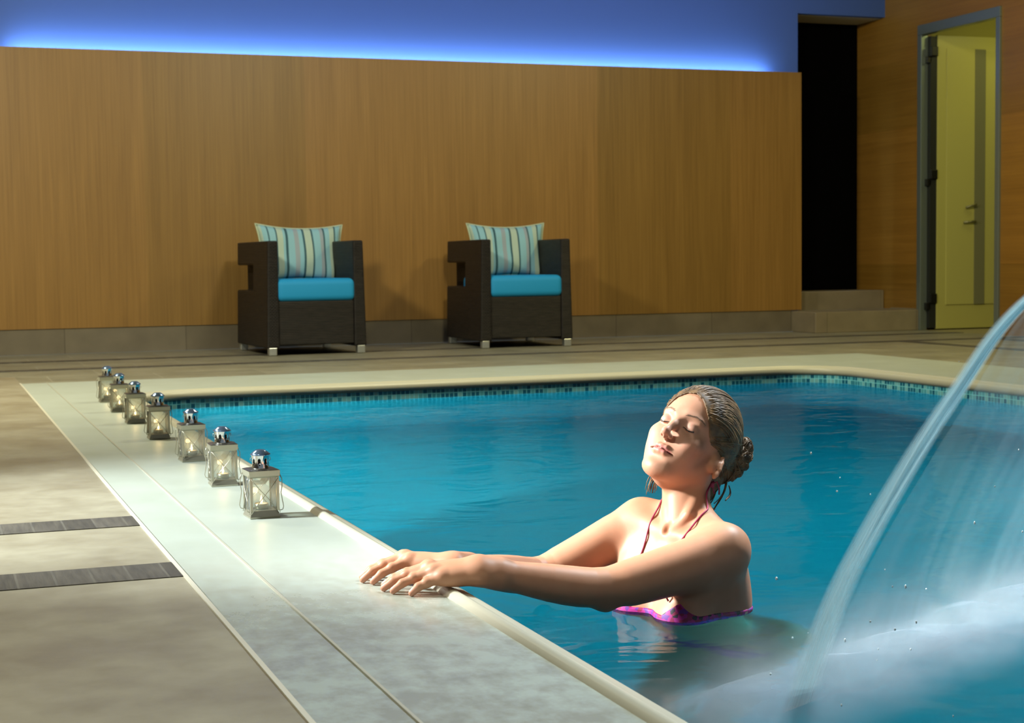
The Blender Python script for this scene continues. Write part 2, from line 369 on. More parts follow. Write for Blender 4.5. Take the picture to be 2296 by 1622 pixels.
# ------------------------------------------------------------------ armchairs
def mat_weave():
    m = N('dark_wicker'); co = m.co(scale=(1, 1, 1))
    b = m.n('ShaderNodeTexWave', wave_type='BANDS', bands_direction='Z'); b.inputs['Scale'].default_value = 26; m.l(co, b.inputs['Vector'])
    ch = m.n('ShaderNodeTexChecker'); ch.inputs['Scale'].default_value = 90; m.l(co, ch.inputs['Vector'])
    n = m.noise(m.co(scale=(12, 12, 70)), 1, 3)
    c = m.ramp(n, [(.3, (.005, .004, .004)), (.75, (.018, .014, .012))])
    m.base(c, .5, 0, .3); m.bump(m.math('ADD', b.outputs['Fac'], m.math('MULTIPLY', ch.outputs['Fac'], .6)), .6, .004); return m.m
weave = mat_weave()
silver = simple('brushed_aluminium', (.62, .64, .62), .3, .85)
seat_m = simple('turquoise_seat_fabric', (.004, .27, .60), .7)
def make_chair():
    root = empty('wicker_armchair')
    W, D, H = .70, .93, .81
    def side(s):
        ol = [(0, .05), (D, .05), (D, .455), (.43, .455), (.43, .64), (D, .64), (D, H), (0, H)]
        bm = bmesh.new()
        A = []; B = []
        for y, z in ol:
            fl = .018 * (1 - z / H)
            xo = (W / 2 + fl) * s; xi = (W / 2 - .075) * s
            A.append(bm.verts.new((xo, y, z))); B.append(bm.verts.new((xi, y, z)))
        bm.faces.new(A); bm.faces.new(B[::-1])
        for i in range(len(ol)): j = (i + 1) % len(ol); bm.faces.new((A[i], A[j], B[j], B[i]))
        bmesh.ops.triangulate(bm, faces=[f for f in bm.faces if len(f.verts) > 4])
        bmesh.ops.recalc_face_normals(bm, faces=bm.faces)
        o = from_bm('side_panel', bm, weave, root)
        mod = o.modifiers.new('b', 'BEVEL'); mod.width = .012; mod.segments = 2; mod.limit_method = 'ANGLE'
        return o
    side(-1); side(1)
    boxo('front_panel', (-W / 2 + .07, W / 2 - .07, .012, .07, .07, .385), weave, root, bev=.01)
    boxo('seat_deck', (-W / 2 + .07, W / 2 - .07, .05, D - .02, .30, .375), weave, root)
    bm = bmesh.new(); box(bm, -W / 2 + .07, W / 2 - .07, D - .07, D, .64, H, bev=.01); box(bm, -W / 2 + .07, W / 2 - .07, D - .07, D, .05, .455, bev=.01)
    from_bm('backrest', bm, weave, root)
    for x in (-1, 1):
        for y in (.03, D - .03): boxo('foot', (x * .325 - .028, x * .325 + .028, y - .028, y + .028, 0, .055), silver, root, bev=.004)
    # seat cushion
    bm = bmesh.new(); box(bm, -.29, .29, -.01, .72, .377, .54, bev=.045, seg=5)
    cu = from_bm('seat_cushion', bm, seat_m, root, True)
    return root
ch1 = make_chair(); g = 'dark wicker armchairs against the oak wall'
ch1.location = (1.650, 11.19, .004); ch1.rotation_euler.z = math.radians(2.5)
tag(ch1, 'dark wicker armchair with turquoise seat, the one nearer the lanterns', 'armchair', g)
ch2 = copy_tree(ch1); ch2.location = (3.266, 11.235, .004); ch2.rotation_euler.z = math.radians(-2)
tag(ch2, 'dark wicker armchair with turquoise seat, the one nearer the stone steps', 'armchair', g)

def mat_pillow():
    m = N('striped_cotton'); uv = m.n('ShaderNodeUVMap'); s = m.n('ShaderNodeSeparateXYZ'); m.l(uv.outputs[0], s.inputs[0])
    k = s.outputs[0]
    L, Dk, G, C = srgb(136, 184, 196), srgb(44, 84, 94), srgb(148, 160, 168), srgb(172, 192, 176)
    st = [(0, C), (.04, L), (.10, Dk), (.115, L), (.19, Dk), (.205, C), (.27, L), (.30, Dk), (.325, L), (.40, G), (.45, L), (.50, Dk), (.52, C), (.60, Dk), (.62, L), (.70, G), (.74, Dk), (.76, L), (.82, C), (.88, Dk), (.90, L), (.96, C)]
    m.base(m.ramp(k, st, 'CONSTANT'), .8)
    m.bump(m.noise(m.co(), 300, 2), .1, .001); return m.m
pill_m = mat_pillow()
def make_pillow(seed, W=.67, H=.45, T=.17):
    rnd = random.Random(seed); nu, nv = 28, 20; bm = bmesh.new(); uvl = bm.loops.layers.uv.new('UVMap')
    def pt(i, j, s):
        a = i / nu * 2 - 1; b = j / nv * 2 - 1
        x = a * W / 2 * (1 - .10 * (1 - b * b) * abs(a) ** 2); z = b * H / 2 * (1 - .16 * (1 - a * a) * abs(b) ** 1.2)
        t = ((1 - abs(a) ** 2.6) * (1 - abs(b) ** 2.6)) ** .55 * T / 2
        t *= 1 + .12 * math.sin(a * 5 + seed) * math.sin(b * 4 + seed * 2)
        return (x, s * t, z)
    G = {}
    for s in (-1, 1):
        for i in range(nu + 1):
            for j in range(nv + 1):
                edge = i in (0, nu) or j in (0, nv)
                if edge and s == 1: G[s, i, j] = G[-1, i, j]
                else: G[s, i, j] = bm.verts.new(pt(i, j, s))
    for s in (-1, 1):
        for i in range(nu):
            for j in range(nv):
                ids = [(i, j), (i + 1, j), (i + 1, j + 1), (i, j + 1)]
                if s == 1: ids = ids[::-1]
                f = bm.faces.new([G[s, a, b] for a, b in ids]); f.smooth = True
                for lp, (a, b) in zip(f.loops, ids): lp[uvl].uv = (a / nu, b / nv)
    me = bpy.data.meshes.new('throw_pillow'); bm.to_mesh(me); bm.free(); o = link('throw_pillow', me, pill_m)
    bm = bmesh.new(); tube(bm, [pt(i, 0, 0) for i in range(nu)] + [pt(nu, j, 0) for j in range(nv)] + [pt(nu - i, nv, 0) for i in range(nu)] + [pt(0, nv - j, 0) for j in range(nv)], .005, 6, closed=True)
    from_bm('piping', bm, simple('pale_piping', srgb(190, 205, 175), .7), o, True)
    return o
g = 'striped pillows on the armchairs'
p = make_pillow(1); p.location = (1.670, 11.76, .726); p.rotation_euler = (math.radians(-13), math.radians(1), math.radians(3)); tag(p, 'teal and grey striped throw pillow on the armchair nearer the lanterns', 'pillow', g)
p = make_pillow(2, .64); p.location = (3.322, 11.80, .728); p.rotation_euler = (math.radians(-12), 0, math.radians(-2)); tag(p, 'teal and grey striped throw pillow on the armchair nearer the steps', 'pillow', g)

# ------------------------------------------------------------------ lanterns
steel = simple('nickel', (.46, .44, .35), .32, .7); chrome = simple('polished_chrome', (.72, .74, .76), .1, 1); cap_m = simple('chrome_blue_reflection', (.26, .38, .60), .2, .9)  # cap colour has its blue reflection painted in
roof_m = simple('dark_nickel', (.18, .17, .15), .3, .9)
def mat_glass():
    m = N('lantern_glass'); tr = m.n('ShaderNodeBsdfTransparent'); tr.inputs[0].default_value = (.93, .96, .95, 1); gl = m.n('ShaderNodeBsdfGlossy'); gl.inputs['Roughness'].default_value = .03
    df = m.n('ShaderNodeBsdfDiffuse'); df.inputs[0].default_value = (.8, .85, .83, 1)
    fr = m.n('ShaderNodeFresnel'); fr.inputs[0].default_value = 1.45
    m1 = m.n('ShaderNodeMixShader'); m1.inputs[0].default_value = .14; m.l(tr.outputs[0], m1.inputs[1]); m.l(df.outputs[0], m1.inputs[2])
    m2 = m.n('ShaderNodeMixShader'); m.l(fr.outputs[0], m2.inputs[0]); m.l(m1.outputs[0], m2.inputs[1]); m.l(gl.outputs[0], m2.inputs[2]); m.l(m2.outputs[0], m.out.inputs[0]); return m.m
glass = mat_glass()
wax = simple('white_wax', (.8, .72, .6), .5); wax.node_tree.nodes['Principled BSDF'].inputs['Emission Color'].default_value = (1, .62, .25, 1); wax.node_tree.nodes['Principled BSDF'].inputs['Emission Strength'].default_value = .5
flame = N('flame'); e_ = flame.n('ShaderNodeEmission'); e_.inputs[0].default_value = (1, .72, .34, 1); e_.inputs[1].default_value = 5; flame.l(e_.outputs[0], flame.out.inputs[0]); flame = flame.m
def frustum(bm, w0, z0, w1, z1):
    A = [bm.verts.new((a * w0, b * w0, z0)) for a, b in ((-1, -1), (1, -1), (1, 1), (-1, 1))]; B = [bm.verts.new((a * w1, b * w1, z1)) for a, b in ((-1, -1), (1, -1), (1, 1), (-1, 1))]
    bm.faces.new(A[::-1]); bm.faces.new(B)
    for i in range(4): bm.faces.new((A[i], A[(i + 1) % 4], B[(i + 1) % 4], B[i]))
def make_lantern():
    root = empty('candle_lantern')
    bm = bmesh.new(); frustum(bm, .0385, 0, .0395, .004); frustum(bm, .0385, .004, .034, .019); o = from_bm('lantern_base', bm, steel, root)
    for a in (-1, 1):
        for b in (-1, 1):
            bm = bmesh.new(); box(bm, a * .0345 - .0035, a * .0345 + .0035, b * .0345 - .0035, b * .0345 + .0035, .018, .105); from_bm('corner_post', bm, steel, root)
    for k in range(4):
        M = Matrix.Rotation(k * PI / 2, 4, 'Z')
        bm = bmesh.new(); box(bm, -.031, .031, -.0335, -.0320, .019, .105, M=M); from_bm('glass_pane', bm, glass, root)
        bm = bmesh.new()
        for s in (-1, 1):
            tube(bm, [M @ Vector((s * .036, -.0375, .103)), M @ Vector((s * .012, -.0405, .073)), M @ Vector((0, -.041, .0595)), M @ Vector((-s * .012, -.0405, .046)), M @ Vector((-s * .036, -.0395, .012))], .0009, 6)
        from_bm('cross_wire', bm, steel, root, True)
    bm = bmesh.new(); frustum(bm, .0365, .104, .0395, .108); frustum(bm, .0395, .108, .0405, .122); rf_ = from_bm('lantern_roof', bm, steel, root)
    bm = bmesh.new(); frustum(bm, .0400, .1225, .030, .1255); from_bm('roof_plate', bm, roof_m, rf_)
    # chimney with oval vents
    seg, rows = 56, 16; prof = []
    for i in range(rows + 1):
        z = .125 + .036 * i / rows; prof.append((.0208 + .0016 * abs(i / rows - .45) ** 2 * 4, z))
    def skip(i, k):
        zc = (i + .5) / rows - .52; ph = ((k + .5) / seg * 8) % 1 - .5
        return (zc / .26) ** 2 + (ph / .17) ** 2 < 1
    bm = bmesh.new(); lathe(bm, prof, seg, skip=skip); o = from_bm('chimney', bm, chrome, root, True)
    md = o.modifiers.new('s', 'SOLIDIFY'); md.thickness = .0008
    bm = bmesh.new(); lathe(bm, [(0, .126), (.0175, .126), (.0175, .160), (0, .160)], 24); from_bm('vent_shade_core', bm, simple('vent_shade', (.008, .007, .006), .8), o, True)  # added dark core paints the inner shade seen through the vents
    bm = bmesh.new(); lathe(bm, [(0, .1600), (.0255, .1600), (.0262, .1612), (.0235, .1640), (.0150, .1705), (.0115, .1728), (0, .1732)], 32); from_bm('chimney_cap', bm, cap_m, o, True)
    bm = bmesh.new()
    bm.free()
    for s in (-1, 1):
        bm = bmesh.new(); tube(bm, [(s * .0215, 0, .152), (s * .0255, .002, .153), (s * .027, .001, .148), (s * .0235, 0, .143)], .0007, 6)
        from_bm('handle_loop', bm, steel, o, True)
    for s in (-1, 1):
        bm = bmesh.new()
        tube(bm, [(s * .0405, -.034, .112), (s * .046, -.036, .098), (s * .0455, -.037, .080), (s * .0425, -.037, .064), (s * .0455, -.038, .045), (s * .0485, -.038, .028), (s * .046, -.038, .020), (s * .0405, -.034, .018)], .0011, 6); from_bm('side_wire', bm, steel, root, True); bm = bmesh.new()
        tube(bm, [(s * .0405, .034, .112), (s * .046, .036, .098), (s * .0455, .036, .080), (s * .0425, .036, .064), (s * .0455, .036, .045), (s * .0485, .036, .028), (s * .046, .036, .020), (s * .0405, .034, .018)], .0011, 6)
        from_bm('side_wire', bm, steel, root, True)
    return root
def make_candle():
    root = empty('tealight_candle')
    bm = bmesh.new(); lathe(bm, [(0, 0), (.0175, 0), (.0185, .015), (.0172, .015), (.0165, .002)], 28); from_bm('metal_cup', bm, steel, root, True)
    bm = bmesh.new(); lathe(bm, [(.0166, .002), (.0168, .0128), (.012, .0122), (0, .0120)], 28); from_bm('wax_disc', bm, wax, root, True)
    bm = bmesh.new(); lathe(bm, [(.0002, .013), (.0032, .017), (.0040, .021), (.0026, .028), (.0002, .037)], 14); from_bm('candle_flame', bm, flame, root, True)
    return root
LAN = [(-.184, 4.075, 3), (-.171, 4.712, -2), (-.163, 5.347, 2), (-.170, 6.093, 0), (-.176, 6.742, 1), (-.176, 7.300, -2), (-.170, 7.850, 1)]
LL = ['standing closest to the bather, first of the row', 'second of the row counted from the bather', 'third of the row counted from the bather, dark-looking chimney', 'middle one of the row of seven', 'third from the armchair end of the row', 'second from the armchair end of the row', 'last of the row, closest to the back wall']
l0 = make_lantern(); c0 = make_candle()
for i, (x, y, a) in enumerate(LAN):
    L = l0 if i == 0 else copy_tree(l0); K = c0 if i == 0 else copy_tree(c0)
    L.location = (x, y, .0005); L.rotation_euler.z = math.radians(a); tag(L, 'small nickel lantern with glass sides, ' + LL[i], 'lantern', 'candle lanterns on the pool edge')
    K.location = (x, y, .0197); tag(K, 'lit tealight in the lantern ' + LL[i], 'candle', 'tealights inside the lanterns')
    lamp('candle_light', 'POINT', (x, y, .06), (x, y, 0), .12, (1, .62, .28), .008)
# ------------------------------------------------------------------ person: one continuous body surface from a distance field
def A3(*a): return np.array(a, float)
def nrm(v): return v / np.linalg.norm(v)
def ell(c, r, R=None):
    c, r = A3(*c), A3(*r)
    def f(P):
        q = P - c
        if R is not None: q = q @ R
        k0 = np.linalg.norm(q / r, axis=1); k1 = np.linalg.norm(q / (r * r), axis=1) + 1e-9
        return k0 * (k0 - 1) / k1
    return f
def cap(a, b, ra, rb):
    a, b = A3(*a), A3(*b); d = b - a; dd = d @ d + 1e-12
    def f(P):
        t = np.clip((P - a) @ d / dd, 0, 1)
        return np.linalg.norm(P - a - t[:, None] * d, axis=1) - (ra + (rb - ra) * t)
    return f
def limb(pts, ts, rs, n=18):
    pts = [A3(*p) for p in pts]; L = np.cumsum([0] + [np.linalg.norm(b - a) for a, b in zip(pts, pts[1:])]); L = L / L[-1]; tt = np.linspace(0, 1, n + 1)
    Q = np.stack([np.interp(tt, L, [p[i] for p in pts]) for i in range(3)], 1)
    for _ in range(3): Q[1:-1] = (Q[:-2] + 2 * Q[1:-1] + Q[2:]) / 4
    fine = np.linspace(0, 1, 200); rf = np.interp(fine, ts, rs)
    for _ in range(120): rf[1:-1] = (rf[:-2] + 2 * rf[1:-1] + rf[2:]) / 4
    rr_ = np.interp(tt, fine, rf)
    def f(P):
        best = None
        for i in range(n):
            a, d = Q[i], Q[i + 1] - Q[i]; t = np.clip((P - a) @ d / (d @ d), 0, 1); v = np.linalg.norm(P - a - t[:, None] * d, axis=1) - (rr_[i] + (rr_[i + 1] - rr_[i]) * t)
            best = v if best is None else np.minimum(best, v)
        return best
    return f
class Field:
    def __init__(s): s.ops = []
    def add(s, f, k=.01): s.ops.append(('u', f, k))
    def sub(s, f, k=.004): s.ops.append(('s', f, k))
    def run(s, P, ids=None):
        cur = None
        for i in (range(len(s.ops)) if ids is None else ids):
            m, f, k = s.ops[i]; d = f(P)
            if cur is None: cur = d if m == 'u' else np.full(len(P), 1.); continue
            if m == 'u': h = np.maximum(k - np.abs(cur - d), 0) / k; cur = np.minimum(cur, d) - h * h * k / 4
            else: h = np.maximum(k - np.abs(cur + d), 0) / k; cur = np.maximum(cur, -d) + h * h * k / 4
        return cur if cur is not None else np.full(len(P), 1.)
def surface(F, lo, hi, h, final=None, BN=10):
    """naive surface nets on sparse blocks"""
    lo, hi = A3(*lo), A3(*hi); nb = np.ceil((hi - lo) / (h * BN)).astype(int); R = h * (BN / 2 + 1.5) * 1.7321
    g = np.stack(np.meshgrid(*[np.arange(k) for k in nb], indexing='ij'), -1).reshape(-1, 3)
    cen = lo + (g + .5) * BN * h
    D = np.array([f(cen) for _, f, _ in F.ops]); tot = F.run(cen)
    um = np.array([m == 'u' for m, _, _ in F.ops]); K = np.array([k for _, _, k in F.ops])
    act = np.abs(tot) < 1.5 * R + .01
    base = np.arange(-1, BN + 1)
    loc = np.stack(np.meshgrid(base, base, base, indexing='ij'), -1).reshape(-1, 3)
    S = BN + 2; big = (nb * BN + 4).astype(np.int64); V, ID, Q = [], [], []
    cc = np.array([(0, 0, 0), (1, 0, 0), (0, 1, 0), (1, 1, 0), (0, 0, 1), (1, 0, 1), (0, 1, 1), (1, 1, 1)])
    ed = [(a, b) for a in range(8) for b in range(a + 1, 8) if np.abs(cc[a] - cc[b]).sum() == 1]
    for bi in np.nonzero(act)[0]:
        d = D[:, bi]; dm = d[um].min()
        keep = np.where(um, d < dm + 2.7 * R + K + .006, np.abs(d) < 1.6 * R + K + .004)
        o = g[bi] * BN; P = lo + (loc + o) * h
        v = F.run(P, np.nonzero(keep)[0])
        if final is not None: v = final(P, v)
        v = v.reshape(S, S, S)
        if v.min() > 0 or v.max() < 0: continue
        n = S - 1
        cor = np.stack([v[c[0]:c[0] + n, c[1]:c[1] + n, c[2]:c[2] + n] for c in cc], -1)
        sg = cor < 0; on = sg.any(-1) & ~sg.all(-1); idx = np.argwhere(on); cv = cor[on]
        acc = np.zeros((len(idx), 3)); cnt = np.zeros(len(idx))
        for a, b in ed:
            va, vb = cv[:, a], cv[:, b]; x = (va < 0) != (vb < 0); t = np.where(x, va / np.where(x, va - vb, 1), 0)
            acc += np.where(x[:, None], cc[a] + (cc[b] - cc[a]) * t[:, None], 0); cnt += x
        V.append(lo + (idx - 1 + o + acc / cnt[:, None]) * h)
        def gid(i): w_ = i - 1 + o + 2; return (w_[:, 0] * big[1] + w_[:, 1]) * big[2] + w_[:, 2]
        ID.append(gid(idx))
        for ax in range(3):
            u_, w_ = (ax + 1) % 3, (ax + 2) % 3
            sl = [slice(1, S - 1)] * 3; s2 = list(sl); s2[ax] = slice(2, S)
            A, B = v[tuple(sl)] < 0, v[tuple(s2)] < 0
            e = np.argwhere(A != B) + 1
            if not len(e): continue
            fl = A[tuple((e - 1).T)]
            du = np.eye(3, dtype=int)[u_]; dw = np.eye(3, dtype=int)[w_]
            q = np.stack([gid(e - du - dw), gid(e - dw), gid(e), gid(e - du)], 1)
            q[~fl] = q[~fl][:, ::-1]; Q.append(q)
    V = np.concatenate(V); ID = np.concatenate(ID); Q = np.concatenate(Q)
    uid, first = np.unique(ID, return_index=True); V = V[first]
    pos = np.searchsorted(uid, Q); ok = (pos < len(uid)).all(1); pos = np.clip(pos, 0, len(uid) - 1); ok &= (uid[pos] == Q).all(1)
    return V, pos[ok]
def np_mesh(name, V, Q, mat, parent=None):
    me = bpy.data.meshes.new(name); nv, nf = len(V), len(Q)
    me.vertices.add(nv); me.vertices.foreach_set('co', V.astype(np.float32).ravel())
    me.loops.add(nf * 4); me.loops.foreach_set('vertex_index', Q.astype(np.int32).ravel())
    me.polygons.add(nf); me.polygons.foreach_set('loop_start', np.arange(0, nf * 4, 4, dtype=np.int32)); me.polygons.foreach_set('loop_total', np.full(nf, 4, dtype=np.int32))
    me.update(); me.validate(); me.polygons.foreach_set('use_smooth', np.ones(len(me.polygons), dtype=bool)); me.update()
    return link(name, me, mat, parent)

# skeleton in world metres
SL, SR = A3(.537, 2.892, .058), A3(.464, 3.158, .084)
E1, W1 = A3(.263, 2.911, -.009), A3(.020, 2.942, .045)
E2, W2 = A3(.248, 3.205, -.034), A3(.000, 3.045, .036)
M0 = A3(.508, 3.029, .089); TL = A3(.323, -.946, 0); TF = A3(-.946, -.323, 0); TU = A3(0, 0, 1.)
TR = np.stack([TL, TF, TU], 1)
def T(a, b, c): return M0 + TL * a + TF * b + TU * c
HR = np.array([[.461, .596, -.657], [-.850, .085, -.519], [-.254, .798, .546]]); HO = A3(.558, 3.088, .256); HS = 1.04
def Hd(x, y, z): return HO + HR @ (A3(x, y, z) * HS)
B = Field()
def bu(a, b, ra, rb, k=.02): B.add(cap(a, b, ra, rb), k)
# torso
B.add(ell(T(-.003, .0, -.18), (.128, .093, .185), TR), .02)
B.add(ell(T(-.005, -.012, -.085), (.130, .062, .080), TR), .05)
B.add(ell(T(.070, -.050, -.14), (.055, .034, .085), TR), .04); B.add(ell(T(-.075, -.050, -.14), (.055, .034, .085), TR), .04)   # shoulder blades
for s in (1, -1): B.add(ell(T(.068 * s, .075, -.185), (.060, .055, .058), TR), .035)
B.add(ell(T(.005, -.040, -.33), (.112, .080, .14), TR), .06)
B.add(ell(T(.02, -.130, -.455), (.155, .110, .11), TR), .06)
for s in (1, -1):
    B.add(ell(T(.02 + .07 * s, -.190, -.47), (.078, .070, .080), TR), .04)
    bu(T(.02 + .08 * s, -.12, -.53), T(.085 * s, .02, -.95), .085, .050, .04); bu(T(.085 * s, .02, -.95), T(.09 * s, -.02, -1.34), .050, .036, .03)
    bu(T(.085 * s, -.02, -1.08), T(.088 * s, -.03, -1.20), .046, .034, .04)
    bu(T(.09 * s, -.03, -1.365), T(.10 * s, .13, -1.385), .034, .020, .03)
# neck and shoulders
NB = T(-.005, -.045, .0)
bu(Hd(0, -.030, -.024), T(.0, -.006, .0), .044, .044, .02)
bu(Hd(0, -.060, -.008), T(0, .012, -.015), .032, .026, .015)
bu(Hd(0, -.02, -.045), T(-.010, -.035, -.07), .032, .040, .02)
for S_, s in ((SL, 1), (SR, -1)):
    bu(T(.010 * s, -.032, -.03), S_ - TL * .03 * s - TU * .014, .040, .037, .03)           # trapezius to shoulder
    bu(T(.012 * s, -.032, .020), S_ - TL * .012 * s - TF * .008 + TU * .006, .026, .032, .03)
    bu(T(.014 * s, .042, -.016), S_ + TF * .016 + TU * .012, .0095, .011, .022)      # collar bone
    bu(Hd(.054 * s, -.045, -.030), T(.030 * s, .015, .025), .012, .0095, .010); bu(T(.030 * s, .015, .025), T(.011 * s, .042, -.012), .0095, .007, .008)     # neck strap muscle
    bu(S_ - TU * .035 - TL * .03 * s, T(.09 * s, .045, -.10), .048, .045, .05)     # chest muscle to arm
    bu(S_ - TU * .04 - TL * .04 * s - TF * .02, T(.090 * s, -.035, -.16), .040, .042, .04)
B.add(ell(Hd(0, -.105, .028), (.010, .010, .010)), .03)
B.sub(ell(T(0, .050, .000), (.006, .009, .012), TR), .010)
# arms
def arm(S_, E_, W_, s, g=1):
    ts = [0, .12, .30, .45, .52, .60, .72, .86, 1.0]
    rs = [.046 * g, .049 * g, .046 * g, .0405 * g, .0385, .0410, .0385, .0305, .0262]
    B.add(limb([S_, S_ + (E_ - S_) * .5 - TU * .006, E_, E_ + (W_ - E_) * .5 - TU * .002, W_], ts, rs), .035)
    d = E_ - S_; f_ = W_ - E_
    bu(S_ + d * .25 - TU * .014 * g, S_ + d * .75 - TU * .008, .040 * g, .036 * g, .03)
    n = nrm(np.cross(f_, TU)) * .006
    bu(E_ + f_ * .85 + n, W_ + n, .0245, .0225, .02); bu(E_ + f_ * .85 - n, W_ - n, .0245, .0225, .02)
    B.add(ell(tuple(E_ - TU * .027 - nrm(f_) * .012), (.013, .013, .011)), .03)
arm(SL, E1, W1, 1); arm(SR, E2, W2, -1, .90)
# hands: palm, knuckles, four fingers and a thumb
def hand(W_, mcp, tips, thumb, side, pips, rk=.0093):
    c = sum(mcp) / 4
    for i, m in enumerate(mcp):
        bu(W_ + (m - c) * .55, m - TU * .003, .0200 if i in (1, 2) else .0185, .0125, .016)
    tipsout = []
    for m, p, t in zip(mcp, pips, tips):
        dip = p + (t - p) * .56 + TU * .0035
        bu(m, p, .0108, rk + .0004, .010); bu(p, dip, rk, rk - .0009, .004); bu(dip, t, rk - .001, rk - .0022, .004)
        B.add(ell(tuple(p + TU * .001), (.0098, .0098, .0092)), .004); B.add(ell(tuple(m + TU * .002), (.0115, .0115, .0105)), .008)
        tipsout.append((dip, t))
    a, b, c_ = thumb
    B.add(ell(tuple(W_ * .42 + c * .58 - TU * .010), (.030, .032, .017)), .02)
    bu(W_ * .6 + mcp[0] * .4 - TU * .01, a, .018, .0135, .014); bu(a, b, .0120, .0105, .006); bu(b, c_, .0105, .0078, .004)
    return tipsout + [(b, c_)]
# near (left) hand lies palm down across the lip; index on the far side, little finger nearest the viewer
mc1 = [A3(-.062, 3.012, .048), A3(-.066, 2.990, .050), A3(-.064, 2.968, .045), A3(-.054, 2.948, .037)]
tp1 = [A3(-.140, 3.062, .0075), A3(-.150, 3.030, .0075), A3(-.140, 2.998, .0075), A3(-.112, 2.964, .0070)]
pp1 = [A3(-.100, 3.036, .033), A3(-.108, 3.010, .034), A3(-.101, 2.985, .032), A3(-.083, 2.957, .026)]
th1 = (A3(-.022, 3.018, .030), A3(-.052, 3.046, .020), A3(-.076, 3.060, .010))
tips = hand(W1, mc1, tp1, th1, 1, pp1)
mc2 = [A3(-.076, 3.092, .048), A3(-.080, 3.115, .051), A3(-.078, 3.137, .047), A3(-.070, 3.157, .040)]
tp2 = [A3(-.152, 3.102, .0075), A3(-.166, 3.130, .0075), A3(-.160, 3.158, .0075), A3(-.140, 3.180, .0070)]
pp2 = [A3(-.114, 3.096, .033), A3(-.124, 3.122, .035), A3(-.119, 3.146, .033), A3(-.105, 3.168, .027)]
th2 = (A3(-.036, 3.076, .030), A3(-.064, 3.066, .020), A3(-.088, 3.070, .010))
tips += hand(W2, mc2, tp2, th2, -1, pp2)

# head
def hu(c, r, k=.012, rot=None):
    R = HR if rot is None else HR @ rot
    B.add(ell(tuple(Hd(*c)), tuple(A3(*r) * HS), R), k * HS)
def hs(c, r, k=.004, rot=None):
    R = HR if rot is None else HR @ rot
    B.sub(ell(tuple(Hd(*c)), tuple(A3(*r) * HS), R), k * HS)
def hc(a, b, ra, rb, k=.006): B.add(cap(Hd(*a), Hd(*b), ra * HS, rb * HS), k * HS)
def rx(a): c, s = math.cos(a), math.sin(a); return np.array([[1, 0, 0], [0, c, -s], [0, s, c]])
def ry(a): c, s = math.cos(a), math.sin(a); return np.array([[c, 0, s], [0, 1, 0], [-s, 0, c]])
def rz_(a): c, s = math.cos(a), math.sin(a); return np.array([[c, -s, 0], [s, c, 0], [0, 0, 1]])
hu((0, .032, -.012), (.072, .090, .092), .02)
hu((0, .040, .030), (.058, .055, .050), .03)                 # forehead
hu((0, -.030, .028), (.054, .078, .052), .03)                # face block
for s in (1, -1):
    hc((.050 * s, -.050, .002), (.020 * s, -.096, .062), .016, .015, .03)      # jaw
    hc((.054 * s, -.015, .0), (.050 * s, -.055, .004), .014, .014, .03)
    hu((.040 * s, -.026, .060), (.021, .018, .018), .022)                      # cheek bone
    hu((.031 * s, -.052, .056), (.020, .024, .020), .022)                      # cheek
    hc((.012 * s, .019, .0815), (.040 * s, .021, .070), .0075, .0065, .016)    # brow
hu((0, -.100, .070), (.0165, .0135, .0145), .02)             # chin
hu((0, -.064, .062), (.027, .024, .0225), .02)                # muzzle
for s in (1, -1): hs((.030 * s, .003, .094), (.0155, .0115, .0135), .014)
for s in (1, -1):
    hu((.0305 * s, .003, .0725), (.0152, .0115, .0118), .005)      # closed lid
    hc((.0180 * s, -.0020, .0795), (.0305 * s, -.0056, .0818), .0014, .0016, .003)
    hc((.0305 * s, -.0056, .0818), (.0435 * s, -.0020, .0745), .0016, .0014, .003)
hc((0, .016, .080), (0, -.008, .0930), .0066, .0068, .012); hc((0, -.008, .0930), (0, -.028, .1045), .0068, .0075, .009)
hu((0, -.0305, .1055), (.0082, .0074, .0080), .006)
for s in (1, -1): hu((.0096 * s, -.0345, .0945), (.0046, .0054, .0080), .006)
for s in (1, -1): hs((.0056 * s, -.0400, .1000), (.0030, .0036, .0048), .0015)
hu((0, -.0400, .094), (.0035, .006, .009), .006)
# lips
for s in (1, -1):
    hc((0, -.0575, .0885), (.010 * s, -.0575, .0865), .0038, .0038, .006); hc((.010 * s, -.0575, .0865), (.0265 * s, -.0655, .0740), .0038, .0014, .006)
    hc((0, -.0690, .0875), (.010 * s, -.0688, .0858), .0044, .0042, .007); hc((.010 * s, -.0688, .0858), (.0250 * s, -.0668, .0745), .0040, .0014, .007)
    hs((.0085 * s, -.0630, .0930), (.0115, .0016, .0080), .0018, rz_(-.06 * s) @ ry(.22 * s)); hs((.0215 * s, -.0650, .0835), (.0090, .0016, .0080), .0018, rz_(-.10 * s) @ ry(.75 * s))
hs((0, -.0490, .0955), (.0030, .0060, .0030), .004)           # philtrum
hs((0, -.0825, .0900), (.016, .0050, .0040), .010)            # under the lower lip
